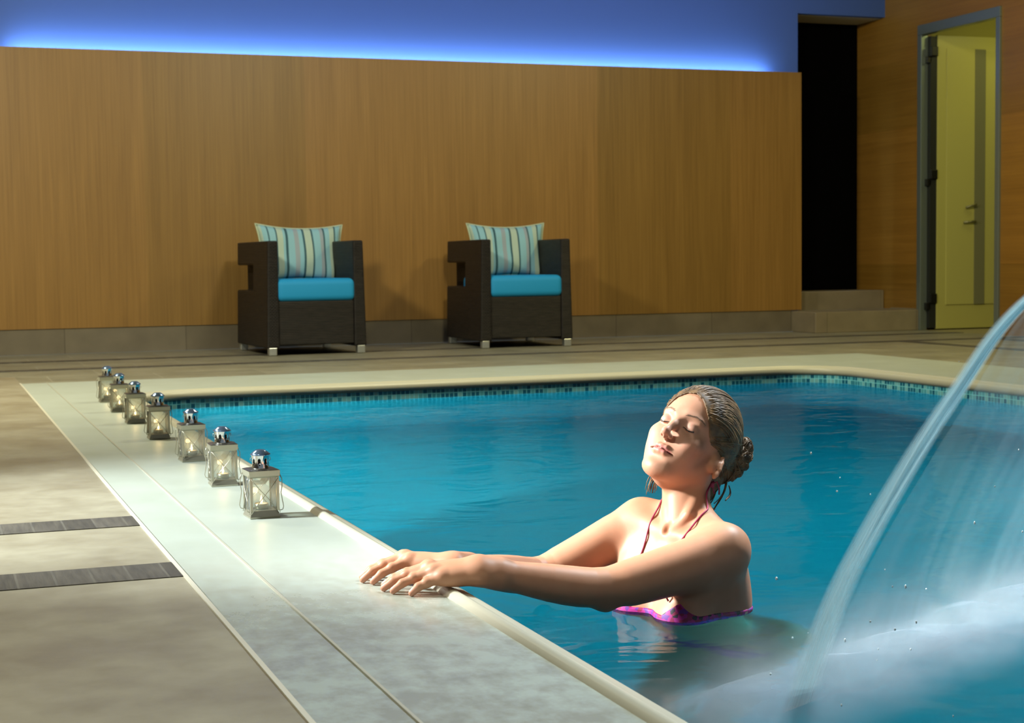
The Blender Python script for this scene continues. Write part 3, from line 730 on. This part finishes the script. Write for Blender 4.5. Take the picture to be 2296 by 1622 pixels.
# ears
for s in (1, -1):
    R_ = ry(.85 * s) @ rx(-.50)
    c = A3(.0800, -.028, -.002) if s > 0 else A3(-.0715, -.026, -.012)
    def ep(y, z, o=0): return c + R_ @ A3(o * s, y, z)
    ring_ = [(-.026, .006), (-.014, .011), (.004, .012), (.020, .008), (.028, -.003), (.026, -.014), (.014, -.020), (-.002, -.018), (-.015, -.011), (-.026, -.003)]
    for (a, b), (a2, b2) in zip(ring_, ring_[1:]): hc(ep(a, b, .004 - .10 * min(b, 0)), ep(a2, b2, .004 - .10 * min(b2, 0)),   .0034, .0034, .003)
    hu(tuple(ep(.002, -.002, -.006)), (.0055, .023, .013), .006, R_); hu(tuple(ep(.0, .002, -.012)), (.009, .018, .012), .01, R_); hu(tuple(ep(-.026, .002, .002)), (.0035, .008, .007), .006, R_)
    for (a, b), (a2, b2) in zip([(-.012, -.008), (.004, -.011), (.016, -.006)], [(.004, -.011), (.016, -.006), (.020, .002)]): hc(ep(a, b, .004), ep(a2, b2, .004), .0022, .0022, .003)
    hs(tuple(ep(-.002, .001, .006)), (.0055, .014, .0085), .003, R_)
    hc(ep(-.008, .012, .002), ep(-.002, .013, .001), .0032, .003, .004)

VOX = .0018
bv, bq = surface(B, (-.20, 2.62, -1.36), (.80, 3.42, .44), VOX)
def mat_skin():
    m = N('skin'); at = m.n('ShaderNodeVertexColor'); at.layer_name = 'tone'
    m.base(m.mix(.35, at.outputs[0], m.mix(1, at.outputs[0], m.ramp(m.noise(m.co(), 38, 3), [(.35, (.93, .88, .86)), (.65, (1.05, 1.05, 1.05))]), 'MULTIPLY')), .5, 0, .35)
    m.b.inputs['Subsurface Weight'].default_value = .12; m.b.inputs['Subsurface Radius'].default_value = (.012, .004, .002); m.b.inputs['Subsurface Scale'].default_value = .5
    m.bump(m.noise(m.co(), 420, 2), .05, .0008); return m.m
person = np_mesh('person', bv, bq, mat_skin())
tag(person, 'woman in a pink bikini leaning on the pool edge, eyes closed, head tipped back', 'person')
# natural colouring: lips, nails, knuckles, cheeks
tone = np.tile(A3(.50, .25, .15), (len(bv), 1))
hl = ((bv - HO) @ HR) / HS
def blend(mask, c): 
    global tone
    mask = np.clip(mask, 0, 1)[:, None]; tone = tone * (1 - mask) + A3(*c) * mask
def sm(d, a, b): return np.clip((b - d) / (b - a), 0, 1)
face = (np.abs(hl) < .14).all(1)
blend(face * sm(np.linalg.norm((hl - A3(0, -.03, .06)) / A3(.06, .09, .06), axis=1), .7, 1.4) * .6, (.60, .34, .24))
lipd = np.linalg.norm((hl - A3(0, -.0635, .086)) / A3(.0275, .0090, .016), axis=1)
blend(face * sm(lipd, .8, 1.02) * .75, (.58, .20, .19))
for s in (1, -1): blend(face * sm(np.linalg.norm((hl - A3(.041 * s, -.035, .075)) / A3(.025, .022, .03), axis=1), .2, 1.2) * .25, (.75, .32, .24))
blend(face * sm(np.linalg.norm((hl - A3(0, -.031, .107)) / A3(.014, .012, .02), axis=1), .3, 1.2) * .3, (.72, .28, .22))
for s in (1, -1): blend(face * sm(np.linalg.norm((hl - A3(.0305 * s, .005, .083)) / A3(.017, .012, .01), axis=1), .3, 1.1) * .35, (.48, .30, .27))
for d_, t_ in tips:
    ax = nrm(t_ - d_); top = TU - ax * ax[2]; top = nrm(top); nc = t_ - ax * .004 + top * .006; sd = np.cross(ax, top)
    q = bv - nc; blend(sm(np.sqrt((q @ ax / .0065) ** 2 + (q @ sd / .0048) ** 2 + (q @ top / .004) ** 2), .85, 1.0) * .8, (.82, .58, .52))
    blend(sm(np.linalg.norm(bv - t_, axis=1), .006, .022) * .35, (.72, .34, .26))
at = person.data.color_attributes.new('tone', 'FLOAT_COLOR', 'POINT')
at.data.foreach_set('color', np.concatenate([tone, np.ones((len(tone), 1))], 1).astype(np.float32).ravel())

# snap helper: brings a point onto the skin
def snap(p, lift=0.0, n=6):
    p = A3(*p); e = 1e-3; st_ = np.concatenate([np.zeros((1, 3)), np.eye(3) * e, -np.eye(3) * e])
    for _ in range(n):
        d = B.run(p + st_); gr = (d[1:4] - d[4:7]) / (2 * e); gl = np.linalg.norm(gr) + 1e-9; p = p - (d[0] - lift) * gr / gl ** 2 * .9
    return p
# bikini
def mat_bikini():
    m = N('bikini_fabric'); v = m.n('ShaderNodeTexVoronoi'); v.inputs['Scale'].default_value = 120; m.l(m.co(), v.inputs['Vector'])
    c = m.ramp(v.outputs['Color'], [(0, (.26, .002, .07)), (.30, (.38, .005, .22)), (.55, (.12, .015, .25)), (.70, (.01, .005, .02)), (.80, (.36, .012, .25)), (.93, (.7, .5, .45))], 'CONSTANT')
    m.base(c, .6); return m.m
bik = mat_bikini()
def top_region(P, v):
    q = (P - M0) @ TR
    band = np.maximum(np.abs(q[:, 2] + .176) - .011, 0 * v - 1)
    cups = np.full(len(P), 9.)
    for s in (1, -1):
        x = q[:, 0] - (.094 if s > 0 else -.068); z = q[:, 2] + .200
        tri = np.maximum(-z, np.maximum(z * .75 + np.abs(x) * .62 - .046, .0 - q[:, 1]))
        cups = np.minimum(cups, tri)
    v = np.maximum(v, q[:, 1] - .150)
    return np.maximum(v - .0025, np.minimum(band, cups))
def bottom_region(P, v):
    q = (P - M0) @ TR
    r = np.maximum(np.abs(q[:, 2] + .50) - .055 + np.maximum(np.abs(q[:, 0]) - .02, 0) * .35, -.1)
    return np.maximum(v - .003, r)
v_, q_ = surface(B, (.28, 2.80, -.18), (.74, 3.26, .02), .0026, top_region); bt = np_mesh('bikini_top', v_, q_, bik, person)
v_, q_ = surface(B, (.35, 2.80, -.52), (.90, 3.34, -.30), .004, bottom_region); np_mesh('bikini_bottom', v_, q_, bik, person)
strapm = simple('bikini_strap_fabric', (.30, .02, .07), .5)
KN = snap(T(.045, -.085, .055), .003)
def strap_path(a, b, mids, n=26):
    ctrl = [A3(*a)] + [A3(*m_) for m_ in mids] + [A3(*b)]; out = []
    for i in range(len(ctrl) - 1):
        for t in np.linspace(0, 1, n // (len(ctrl) - 1), endpoint=False): out.append(snap(ctrl[i] * (1 - t) + ctrl[i + 1] * t, .0018))
    out.append(snap(ctrl[-1], .0018)); out = np.array(out)
    for _ in range(2): out[1:-1] = (out[:-2] + 2 * out[1:-1] + out[2:]) / 4
    return [tuple(p_) for p_ in out]
for s in (1, -1):
    pth = strap_path(T(.058 * s, .13, -.14), T(.030 * s, -.09, .075), [T(.045 * s, .10, -.05), T(.060 * s, .03, .03), T(.065 * s, -.03, .06)])
    bm = bmesh.new(); tube(bm, pth, .0019, 6); from_bm('bikini_strap', bm, strapm, bt, True)
bm = bmesh.new(); k0 = A3(*snap(T(.03, -.10, .07), .004))
for a, b in ((.005, .012), (-.005, .014)): tube(bm, [k0, k0 + A3(.007, -.004, .006) + TL * a, k0 + TL * a * 2 + A3(.010, 0, b - .02), k0 + TL * a * 1.4 + A3(.012, 0, -.022)], .0018, 6)
tube(bm, [k0 - TU * .006, k0 + TU * .006], .006, 8); from_bm('strap_knot', bm, strapm, bt, True)

# hair
def mat_hair():
    m = N('wet_brown_hair'); oi = m.n('ShaderNodeTexCoord')
    m.base(m.ramp(m.noise(m.co(), 60, 3), [(.3, (.050, .028, .012)), (.7, (.23, .130, .050))]), .55, 0, .5); return m.m
hair_m = mat_hair()
HC = A3(0, .032, -.012); HRAD = A3(.0745, .0925, .0945)
def scalp(d, k=1.0):      # point on the scalp in a head-frame direction
    d = nrm(A3(*d)); return HC + d * k / np.linalg.norm(d / HRAD)
HF = Field()
HF.add(ell(tuple(Hd(*HC)), tuple(HRAD * HS * A3(1.035, 1.02, 1.035)), HR), .01)
HF.add(ell(tuple(Hd(0, .041, .029)), tuple(A3(.0600, .0570, .0520) * HS), HR), .03)
HF.add(ell(tuple(Hd(0, .030, -.020)), tuple(A3(.0745, .070, .075) * HS * 1.03), HR), .01)
HF.add(ell(tuple(Hd(.018, .040, -.108)), tuple(A3(.050, .042, .030) * HS), HR), .02)      # rolled hair at the back
HF.add(ell(tuple(Hd(.006, .0, -.094)), tuple(A3(.046, .040, .028) * HS), HR), .015)
for k_ in range(6):
    a_ = -1.1 + k_ * .5; HF.add(ell(tuple(Hd(.045 + .012 * math.cos(a_), .035 + .036 * math.sin(a_), -.108 - .010 * math.cos(a_))), tuple(A3(.017, .013, .017) * HS), HR @ rz_(a_)), .004)
HF.add(cap(Hd(.030, -.07, -.088), Hd(.034, -.115, -.078), .017 * HS, .011 * HS), .02)
HF.add(cap(Hd(.022, -.01, -.088), Hd(.030, -.085, -.088), .034 * HS, .017 * HS), .02)
def hair_cut(P, v, raw=False):
    q = ((P - HO) @ HR) / HS
    ax = np.abs(q[:, 0]); 
    zl = .050 - .10 * np.maximum(ax - .030, 0) ** 1.0 * 6 * .12 - 6.0 * np.maximum(ax - .035, 0) ** 2
    # hairline rises from the ear over the temple to the top of the forehead
    wob = .0006 * np.sin(q[:, 0] * 300) + .0005 * np.sin(q[:, 0] * 711 + 1)
    yl = np.interp(ax, [0, .02, .037, .050, .058, .064, .070], [.076, .069, .054, .036, .016, -.006, -.018]) + wob
    zl = np.interp(q[:, 1], [-.08, -.045, -.030, -.018, -.004, .012, .03, .05], [-.045, -.036, -.026, .000, .010, .018, .024, .026])
    front = np.minimum(yl - q[:, 1], q[:, 2] - zl)
    if raw: return front
    return np.maximum(v, np.minimum(front, .05))
v_, q_ = surface(HF, (.36, 2.86, .06), (.78, 3.28, .46), .0024, hair_cut); hair = np_mesh('hair', v_, q_, hair_m, person)
rnd = random.Random(5)
fr_ = hair_cut(v_, None, True); hq = ((v_ - HO) @ HR) / HS; okm = (np.abs(fr_) < .0022) & (np.abs(HF.run(v_)) < .0012) & (hq[:, 1] > -.022) & (hq[:, 2] > -.01)
START = hq[okm]; SL_ = START[START[:, 0] > .035]
bm = bmesh.new()
def hug(P, lift):
    e = 1e-3
    for _ in range(4):
        d = HF.run(P); gr = np.stack([(HF.run(P + np.eye(3)[i] * e) - HF.run(P - np.eye(3)[i] * e)) / (2 * e) for i in range(3)], 1)
        P = P - ((d - lift) / (np.sum(gr * gr, 1) + 1e-6))[:, None] * gr * .9
    return P
def lock(pts, r, seg=5, stick=None):
    n = len(pts); W_ = np.array([Hd(*p) for p in pts])
    if stick is not None: W_ = hug(W_, np.array([-.001] + [stick] * (n - 1)))
    tube(bm, [tuple(p) for p in W_], [r * (.35 + .65 * math.sin(PI * min(.5, (i + .5) / n * .9)) ) * (1 if i < n - 3 else .7) for i in range(n)], seg)
def sph(a, b, t):
    a, b = nrm(A3(*a)), nrm(A3(*b)); w = math.acos(np.clip(a @ b, -1, 1)); return (math.sin((1 - t) * w) * a + math.sin(t * w) * b) / math.sin(w)
hl_pts = [(.066, -.018, .010), (.065, -.004, .022), (.060, .018, .034), (.057, .026, .046), (.048, .041, .056), (.037, .054, .065), (.024, .066, .071), (.012, .072, .075), (0, .075, .077)]
line = [tuple(A3(-a[0], a[1], a[2]) - HC) for a in hl_pts] + [tuple(A3(*a) - HC) for a in hl_pts[-2::-1]]
line = [tuple(nrm(A3(*a) / HRAD) * HRAD / .09) for a in line]; NL = len(line) - 1
for k in range(620):
    src = START if k < 440 else SL_; p0 = src[rnd.randrange(len(src))]; st_ = (p0 - HC) / .09
    st_ = st_ + (A3(0, 1, -.6) * abs(rnd.gauss(0, .20)) if k % 3 == 0 else A3(0, .02, -.02)); side = st_[0]
    en = A3(side * .28 + rnd.gauss(0, .06), -.25 + rnd.gauss(0, .22), -1)
    mid = nrm(st_) * .5 + nrm(en) * .5 + A3(side * .25, .30 + rnd.gauss(0, .06), -.05); wob = rnd.uniform(-.03, .03)
    pts = []
    for j in range(15):
        t = j / 14; d = sph(sph(st_, mid, t), sph(mid, en, t), t) if True else 0
        lift = 1.030 + .012 * math.sin(PI * t) - .03 * max(0, nrm(d)[1] - .75) + .008 * math.sin(t * 7 + k)
        if j == 0: lift = 1.005
        pts.append(scalp(d + A3(wob * math.sin(t * PI), 0, 0), lift))
    lock(pts, rnd.uniform(.0011, .0026), stick=rnd.uniform(-.0006, .0016))
for k in range(90):      # coils of the rolled hair at the back
    a = rnd.uniform(0, 2 * PI); cx, cyy = rnd.gauss(0, .006), rnd.choice((.045, .005)) + rnd.gauss(0, .006); R1 = rnd.uniform(.008, .030)
    pts = []
    for j in range(14):
        t = a + j / 13 * rnd.uniform(2.4, 3.0); q = A3(math.cos(t) * R1 * 1.2, math.sin(t) * R1 * .95, 0)
        zz = -.092 - .034 * math.sqrt(max(0.05, 1 - ((q[0] + cx) / .050) ** 2 - (q[1] / .042) ** 2)); pts.append(A3(cx + .018 + q[0] * .9, cyy + q[1] * .9, zz - .012 if cyy > .025 else zz + .002))
    lock(pts, rnd.uniform(.0016, .0034), stick=rnd.uniform(-.0008, .0022))
for k in range(84):      # twisted lumps of the bun
    a_ = -1.1 + (k % 6) * .5; c_ = A3(.045 + .012 * math.cos(a_), .035 + .036 * math.sin(a_), -.108 - .010 * math.cos(a_)); Rr = rz_(a_ + .5) @ ry(rnd.gauss(0, .35)) @ rx(rnd.uniform(0, PI)); t0 = rnd.uniform(0, 6.3)
    lock([c_ + Rr @ A3(math.cos(t0 + j * .28) * .019, math.sin(t0 + j * .28) * .016, rnd.uniform(-1, 1) * .001) for j in range(11)], rnd.uniform(.0010, .0020), stick=rnd.uniform(-.0004, .0010))
for k in range(40):      # wet strands down the nape
    x0 = rnd.gauss(.020, .020); y0 = rnd.uniform(-.04, .01)
    e = A3(x0 * 1.2 + rnd.gauss(.012, .010), -.100 + rnd.gauss(0, .016), -.082 + rnd.gauss(0, .010)); pts = []
    for j in range(12):
        t = j / 11; p_ = A3(x0, y0, -.105) * (1 - t) + e * t; p_ = p_ + A3(math.sin(t * 5 + k) * .003, 0, -.012 * math.sin(PI * t)); pts.append(p_)
    lock(pts, rnd.uniform(.0010, .0026))
for k in range(6):       # loose wisps
    s = rnd.choice((1, 1, 1, -1)); a = A3(.03 * s, -.08, -.085) + A3(rnd.gauss(0, .01), rnd.gauss(0, .01), 0); pts = []
    dx, dz = rnd.uniform(.01, .035) * s, rnd.uniform(-.045, -.01)
    for j in range(10): t = j / 9; pts.append(a + A3(dx * t, -.035 * t + .02 * t * t * rnd.uniform(.95, 1.05), dz * t * .6 + .010 * math.sin(t * 3)))
    lock(pts, .0007, 4)
for k in range(22):      # strand hanging on the far side of the neck
    a = A3(-.050, -.062, -.042) + A3(rnd.gauss(0, .005), rnd.gauss(0, .006), rnd.gauss(0, .006)); pts = [a + A3(-.010 * math.sin(t * 3) - .008 * t, -.055 * t, -.010 * t) for t in np.linspace(0, 1, 9)]
    lock(pts, .0012, 4)
from_bm('hair_strands', bm, hair_m, hair, True)
# brows and lashes
brow_m = simple('brow_hair', (.20, .12, .075), .6); lash_m = simple('lash_hair', (.012, .009, .008), .5)
def hsnap(x, y, z, lift=0.): return snap(Hd(x, y, z), lift, 5)
for s in (1, -1):
    bm = bmesh.new()
    for k in range(64):
        t = (k + .5) / 64; x = .012 + .034 * t; y = .0205 + .0065 * math.sin(t * 2.3) - .004 * t ** 3 + rnd.gauss(0, .0010)
        a = hsnap(x * s, y, .088 - .02 * t * t, .0003); b = hsnap((x + .0055) * s, y + .0012 * (1 - t * 1.8), .088 - .022 * t * t, .0006)
        tube(bm, [a, b], [.00042, .00018], 4)
    from_bm('eyebrow', bm, brow_m, person)
    bm = bmesh.new(); pts = []
    for t in np.linspace(0, 1, 12): pts.append(hsnap((.0185 + .0255 * t) * s, -.0022 - .0042 * math.sin(t * PI * .9), .088 - .008 * t, .0003))
    tube(bm, pts, [.0007 + .0008 * (i / 11) for i in range(12)], 5)
    for k in range(18):
        t = (k + .5) / 18; i = min(int(t * 11), 10); a = pts[i] * (1 - (t * 11 - i)) + pts[i + 1] * (t * 11 - i)
        dr_ = HR @ A3(.25 * s * (t - .2), -.75, .62 - .1 * t); tube(bm, [a, a + dr_ * .003, a + dr_ * .0055 + HR @ A3(0, .001, .001)], [.0003, .00025, .0001], 4)
    from_bm('eyelashes', bm, lash_m, person)


# ------------------------------------------------------------------ water curtain, its foam and spray
L0 = Vector((.344, 2.262, WZ)); JD = Vector((.5, -.866, 0)); JW = Vector((.894, .447, 0))
PZ = [(0, WZ + .002), (.041, .043), (.081, .135), (.1426, .249), (.195, .337), (.231, .394), (.281, .465), (.322, .529), (.367, .579), (.44, .635), (.52, .67)]
def jz(s): return float(np.interp(s, [a for a, _ in PZ], [b for _, b in PZ]))
# smooth the fall line
SS = np.linspace(0, .52, 60); ZZ = np.array([jz(s) for s in SS])
for _ in range(6): ZZ[1:-1] = (ZZ[:-2] + 2 * ZZ[1:-1] + ZZ[2:]) / 4
def curtain(name, w0, w1, nw, mat, parent, thick, wob):
    vs, fs = [], []; ns = len(SS); bm = bmesh.new(); uvl = bm.loops.layers.uv.new('UVMap'); G = []
    for i in range(nw + 1):
        w = w0 + (w1 - w0) * i / nw; row = []
        for j, s in enumerate(SS):
            k = 1 - j / (ns - 1); spread = 1.35 * (1 - .55 * s / .52)
            p = L0 + JW * (w * spread) + JD * (s + wob * .03 * math.sin(w * 13 + s * 5) * k + .10 * w * w * (k - .2)); p.z = ZZ[j] + wob * .008 * math.sin(w * 31 + s * 17) * k
            row.append(bm.verts.new(p))
        G.append(row)
    for i in range(nw):
        for j in range(ns - 1):
            f = bm.faces.new((G[i][j], G[i + 1][j], G[i + 1][j + 1], G[i][j + 1])); f.smooth = True
            for lp, (a, b) in zip(f.loops, ((i, j), (i + 1, j), (i + 1, j + 1), (i, j + 1))): lp[uvl].uv = (w0 + (w1 - w0) * a / nw, b / (ns - 1))
    me = bpy.data.meshes.new(name); bm.to_mesh(me); bm.free(); o = link(name, me, mat, parent)
    md = o.modifiers.new('s', 'SOLIDIFY'); md.thickness = thick
    return o
def mat_curtain(name, lo, hi, su, col_, fade=None):
    m = N(name); uv = m.n('ShaderNodeUVMap'); mp = m.n('ShaderNodeMapping'); mp.inputs['Scale'].default_value = (su, 1.1, 1); m.l(uv.outputs[0], mp.inputs[0])
    n1 = m.noise(mp.outputs[0], 1.0, 4, .6); n2 = m.noise(m.co(), 5, 3)
    f = m.math('MULTIPLY', m.math('ADD', m.math('MULTIPLY', n1, .7), m.math('MULTIPLY', n2, .3)), 1)
    mr = m.n('ShaderNodeMapRange'); mr.inputs[1].default_value = .35; mr.inputs[2].default_value = .7; mr.inputs[3].default_value = lo; mr.inputs[4].default_value = hi; m.l(f, mr.inputs[0])
    fac = mr.outputs[0]
    if fade:
        sx = m.n('ShaderNodeSeparateXYZ'); m.l(uv.outputs[0], sx.inputs[0]); a = m.n('ShaderNodeMapRange'); a.inputs[1].default_value = fade[0]; a.inputs[2].default_value = fade[1]; m.l(sx.outputs[0], a.inputs[0])
        p_ = m.math('MULTIPLY', m.math('MULTIPLY', a.outputs[0], m.math('SUBTRACT', 1, a.outputs[0])), 4); fac = m.math('MULTIPLY', fac, m.math('POWER', p_, 1.3), True)
    tr = m.n('ShaderNodeBsdfTransparent'); df = m.n('ShaderNodeBsdfPrincipled'); df.inputs['Base Color'].default_value = (*col_, 1); df.inputs['Roughness'].default_value = .25
    tl = m.n('ShaderNodeBsdfTranslucent'); tl.inputs[0].default_value = (*col_, 1); ms = m.n('ShaderNodeMixShader'); ms.inputs[0].default_value = .45; m.l(df.outputs[0], ms.inputs[1]); m.l(tl.outputs[0], ms.inputs[2])
    mx = m.n('ShaderNodeMixShader'); m.l(fac, mx.inputs[0]); m.l(tr.outputs[0], mx.inputs[1]); m.l(ms.outputs[0], mx.inputs[2]); m.l(mx.outputs[0], m.out.inputs[0]); return m
cur = curtain('water_curtain', .02, 1.0, 60, mat_curtain('falling_water', .03, .13, 26, (.50, .70, .76)).m, None, .003, 1)
tag(cur, 'thin curving curtain of water pouring into the pool beside the bather', 'water curtain')
rope_m = mat_curtain('falling_water_edge', .2, .95, 190, (.66, .90, .96), (-.048, .034))
rope = curtain('thick_edge', -.048, .034, 16, rope_m.m, cur, .002, .1)
bm = bmesh.new(); rope2 = []
for q, (dw, rr_) in enumerate(((-.004, .0055), (.006, .0035), (.017, .0022))):
    tube(bm, [L0 + JW * (dw * (1 - .5 * s) + .003 * math.sin(s * 19 + q * 2)) + JD * s + Vector((0, 0, z - WZ + .001)) for s, z in list(zip(SS, ZZ))[9:]], [rr_ * min(1, .05 + j / 16) * (1.1 - .4 * j / 51) for j in range(51)], 8, cap=False)
from_bm('bright_strand', bm, mat_curtain('strand_water', .25, .8, 40, (.62, .86, .94)).m, cur, True)
# foam where the curtain lands
def mat_foam():
    m = N('foam'); co = m.co(); n = m.noise(co, 5, 3, .5); at = m.n('ShaderNodeVertexColor'); at.layer_name = 'edge'
    s = m.n('ShaderNodeSeparateColor'); m.l(at.outputs[0], s.inputs[0])
    f = m.math('MULTIPLY', s.outputs[0], m.math('ADD', m.math('MULTIPLY', n, 1.5), -.32, True), True)
    tr = m.n('ShaderNodeBsdfTransparent'); df = m.n('ShaderNodeBsdfDiffuse'); df.inputs[0].default_value = (.50, .62, .74, 1); tl = m.n('ShaderNodeBsdfTranslucent'); tl.inputs[0].default_value = (.42, .56, .66, 1)
    ms = m.n('ShaderNodeMixShader'); ms.inputs[0].default_value = .5; m.l(df.outputs[0], ms.inputs[1]); m.l(tl.outputs[0], ms.inputs[2])
    mx = m.n('ShaderNodeMixShader'); m.l(m.math('MULTIPLY', f, .6), mx.inputs[0]); m.l(tr.outputs[0], mx.inputs[1]); m.l(ms.outputs[0], mx.inputs[2]); m.l(mx.outputs[0], m.out.inputs[0]); return m.m
from mathutils import noise as mnoise
def foam_mound(hgt, wid, zoff):
    bm = bmesh.new(); cl = bm.verts.layers.float_color.new('edge'); nu, nv = 150, 40; G = []
    for i in range(nu + 1):
        u = -.45 + 2.0 * i / nu; row = []
        for j in range(nv + 1):
            v = -1 + 2 * j / nv
            p = L0 + JW * u + JD * (-.03 + v * wid + .10 * u * u * -.2)
            env = max(0, 1 - v * v) ** 1.2 * (min(1, max(0, (u + .45) / .35)) ** 1.0)
            h = mnoise.fractal(Vector((p.x * 6, p.y * 6, zoff * 30)), 1.1, 2.1, 3) * .35 + .6
            p.z = WZ + .003 + zoff * .3 + hgt * env * max(.1, h)
            vt = bm.verts.new(p); vt[cl] = (env, env, env, 1); row.append(vt)
        G.append(row)
    for i in range(nu):
        for j in range(nv): bm.faces.new((G[i][j], G[i + 1][j], G[i + 1][j + 1], G[i][j + 1]))
    return bm
fm = mat_foam()
bm = foam_mound(.035, .19, 0); fo = from_bm('foam', bm, fm, None, True); tag(fo, 'white foam churned up where the water curtain hits the pool', 'foam', kind='stuff')
bm = foam_mound(.055, .13, .01); o = from_bm('foam_crest', bm, fm, fo, True); o['kind'] = 'stuff'
# spray
m = N('spray'); m.t.nodes.remove(m.b)
vs_ = m.n('ShaderNodeVolumePrincipled'); vs_.inputs['Color'].default_value = (.85, .93, 1, 1); vs_.inputs['Anisotropy'].default_value = .2
g = m.n('ShaderNodeTexCoord'); sg = m.n('ShaderNodeSeparateXYZ'); m.l(g.outputs['Object'], sg.inputs[0])
fx = m.math('SUBTRACT', 1, m.math('MULTIPLY', sg.outputs[1], sg.outputs[1]), True); fu = m.math('SUBTRACT', 1, m.math('MULTIPLY', m.math('MULTIPLY', sg.outputs[0], sg.outputs[0]), m.math('MULTIPLY', sg.outputs[0], sg.outputs[0])), True)
fz = m.math('POWER', m.math('SUBTRACT', 1, m.math('MULTIPLY', m.math('ADD', sg.outputs[2], 1), .5), True), 2.6)
nn = m.math('SUBTRACT', m.math('MULTIPLY', m.noise(m.co('Object', (6, 2.0, .8)), 1, 2), 3.0), .9, True)
m.l(m.math('MULTIPLY', m.math('MULTIPLY', m.math('MULTIPLY', fx, fu), m.math('MULTIPLY', fz, nn)), 4.6), vs_.inputs['Density']); m.l(vs_.outputs[0], m.out.inputs['Volume'])
bm = bmesh.new(); box(bm, -1, 1, -1, 1, -1, 1); sp = from_bm('spray_mist', bm, m.m)
c_ = L0 + JW * .52 + JD * -.02; sp.location = (c_.x, c_.y, WZ + .092); sp.rotation_euler.z = math.atan2(JW.y, JW.x); sp.scale = (.95, .20, .09)
tag(sp, 'fine spray hanging over the foam under the water curtain', 'spray', kind='stuff')
# flying drops
bm = bmesh.new(); rnd = random.Random(11)
for k in range(60):
    u = rnd.uniform(-.1, 1.2); s = rnd.uniform(-.06, .3); h = abs(rnd.gauss(0, .22)) + .02; p = L0 + JW * u + JD * s; r = rnd.uniform(.0009, .0022)
    bmesh.ops.create_icosphere(bm, subdivisions=1, radius=r, matrix=Matrix.Translation((p.x, p.y, WZ + h)) @ Matrix.Diagonal((1, 1, rnd.uniform(1, 2), 1)))
o = from_bm('water_droplets', bm, simple('droplet', (.8, .92, .96), .3), None, True); tag(o, 'tiny drops flying off the water curtain', 'droplets', kind='stuff')
# steel spout that feeds the curtain, standing on the near end of the pool
sr = empty('cascade_spout', (1.55, -.66, 0)); A_ = L0 + JW * .37 + JD * .53; A_.z = .66
bm = bmesh.new(); prev = None; loc = Vector((1.55, -.66, 0)); n_ = 26
for i in range(n_ + 1):
    t = i / n_; base = Vector((1.55, -.66, .02)); top_ = Vector((1.50, .35, 1.15)); p = base * (1 - t) ** 3 + Vector((1.6, -.7, .9)) * 3 * t * (1 - t) ** 2 + Vector((1.45, .2, 1.25)) * 3 * t * t * (1 - t) + A_ * t ** 3
    hw = .10 + .20 * t * t; tan = Vector((0, 1, 0)); q = [p + JW * hw * a + Vector((0, 0, b * .018)) - loc for a, b in ((-1, -1), (1, -1), (1, 1), (-1, 1))]
    if t < .35: q = [p + JW * hw * a + JD * (-b * .018) - loc for a, b in ((-1, -1), (1, -1), (1, 1), (-1, 1))]
    ring_v = [bm.verts.new(v) for v in q]
    if prev:
        for a in range(4): bm.faces.new((prev[a], prev[(a + 1) % 4], ring_v[(a + 1) % 4], ring_v[a]))
    prev = ring_v
from_bm('spout_body', bm, chrome, sr, True); bm = bmesh.new(); lathe(bm, [(0, 0.001), (.16, 0.001), (.16, .015), (.15, .02), (0, .02)], 32); from_bm('floor_flange', bm, chrome, sr, True)
tag(sr, 'polished steel spout feeding the falling water curtain', 'water spout')
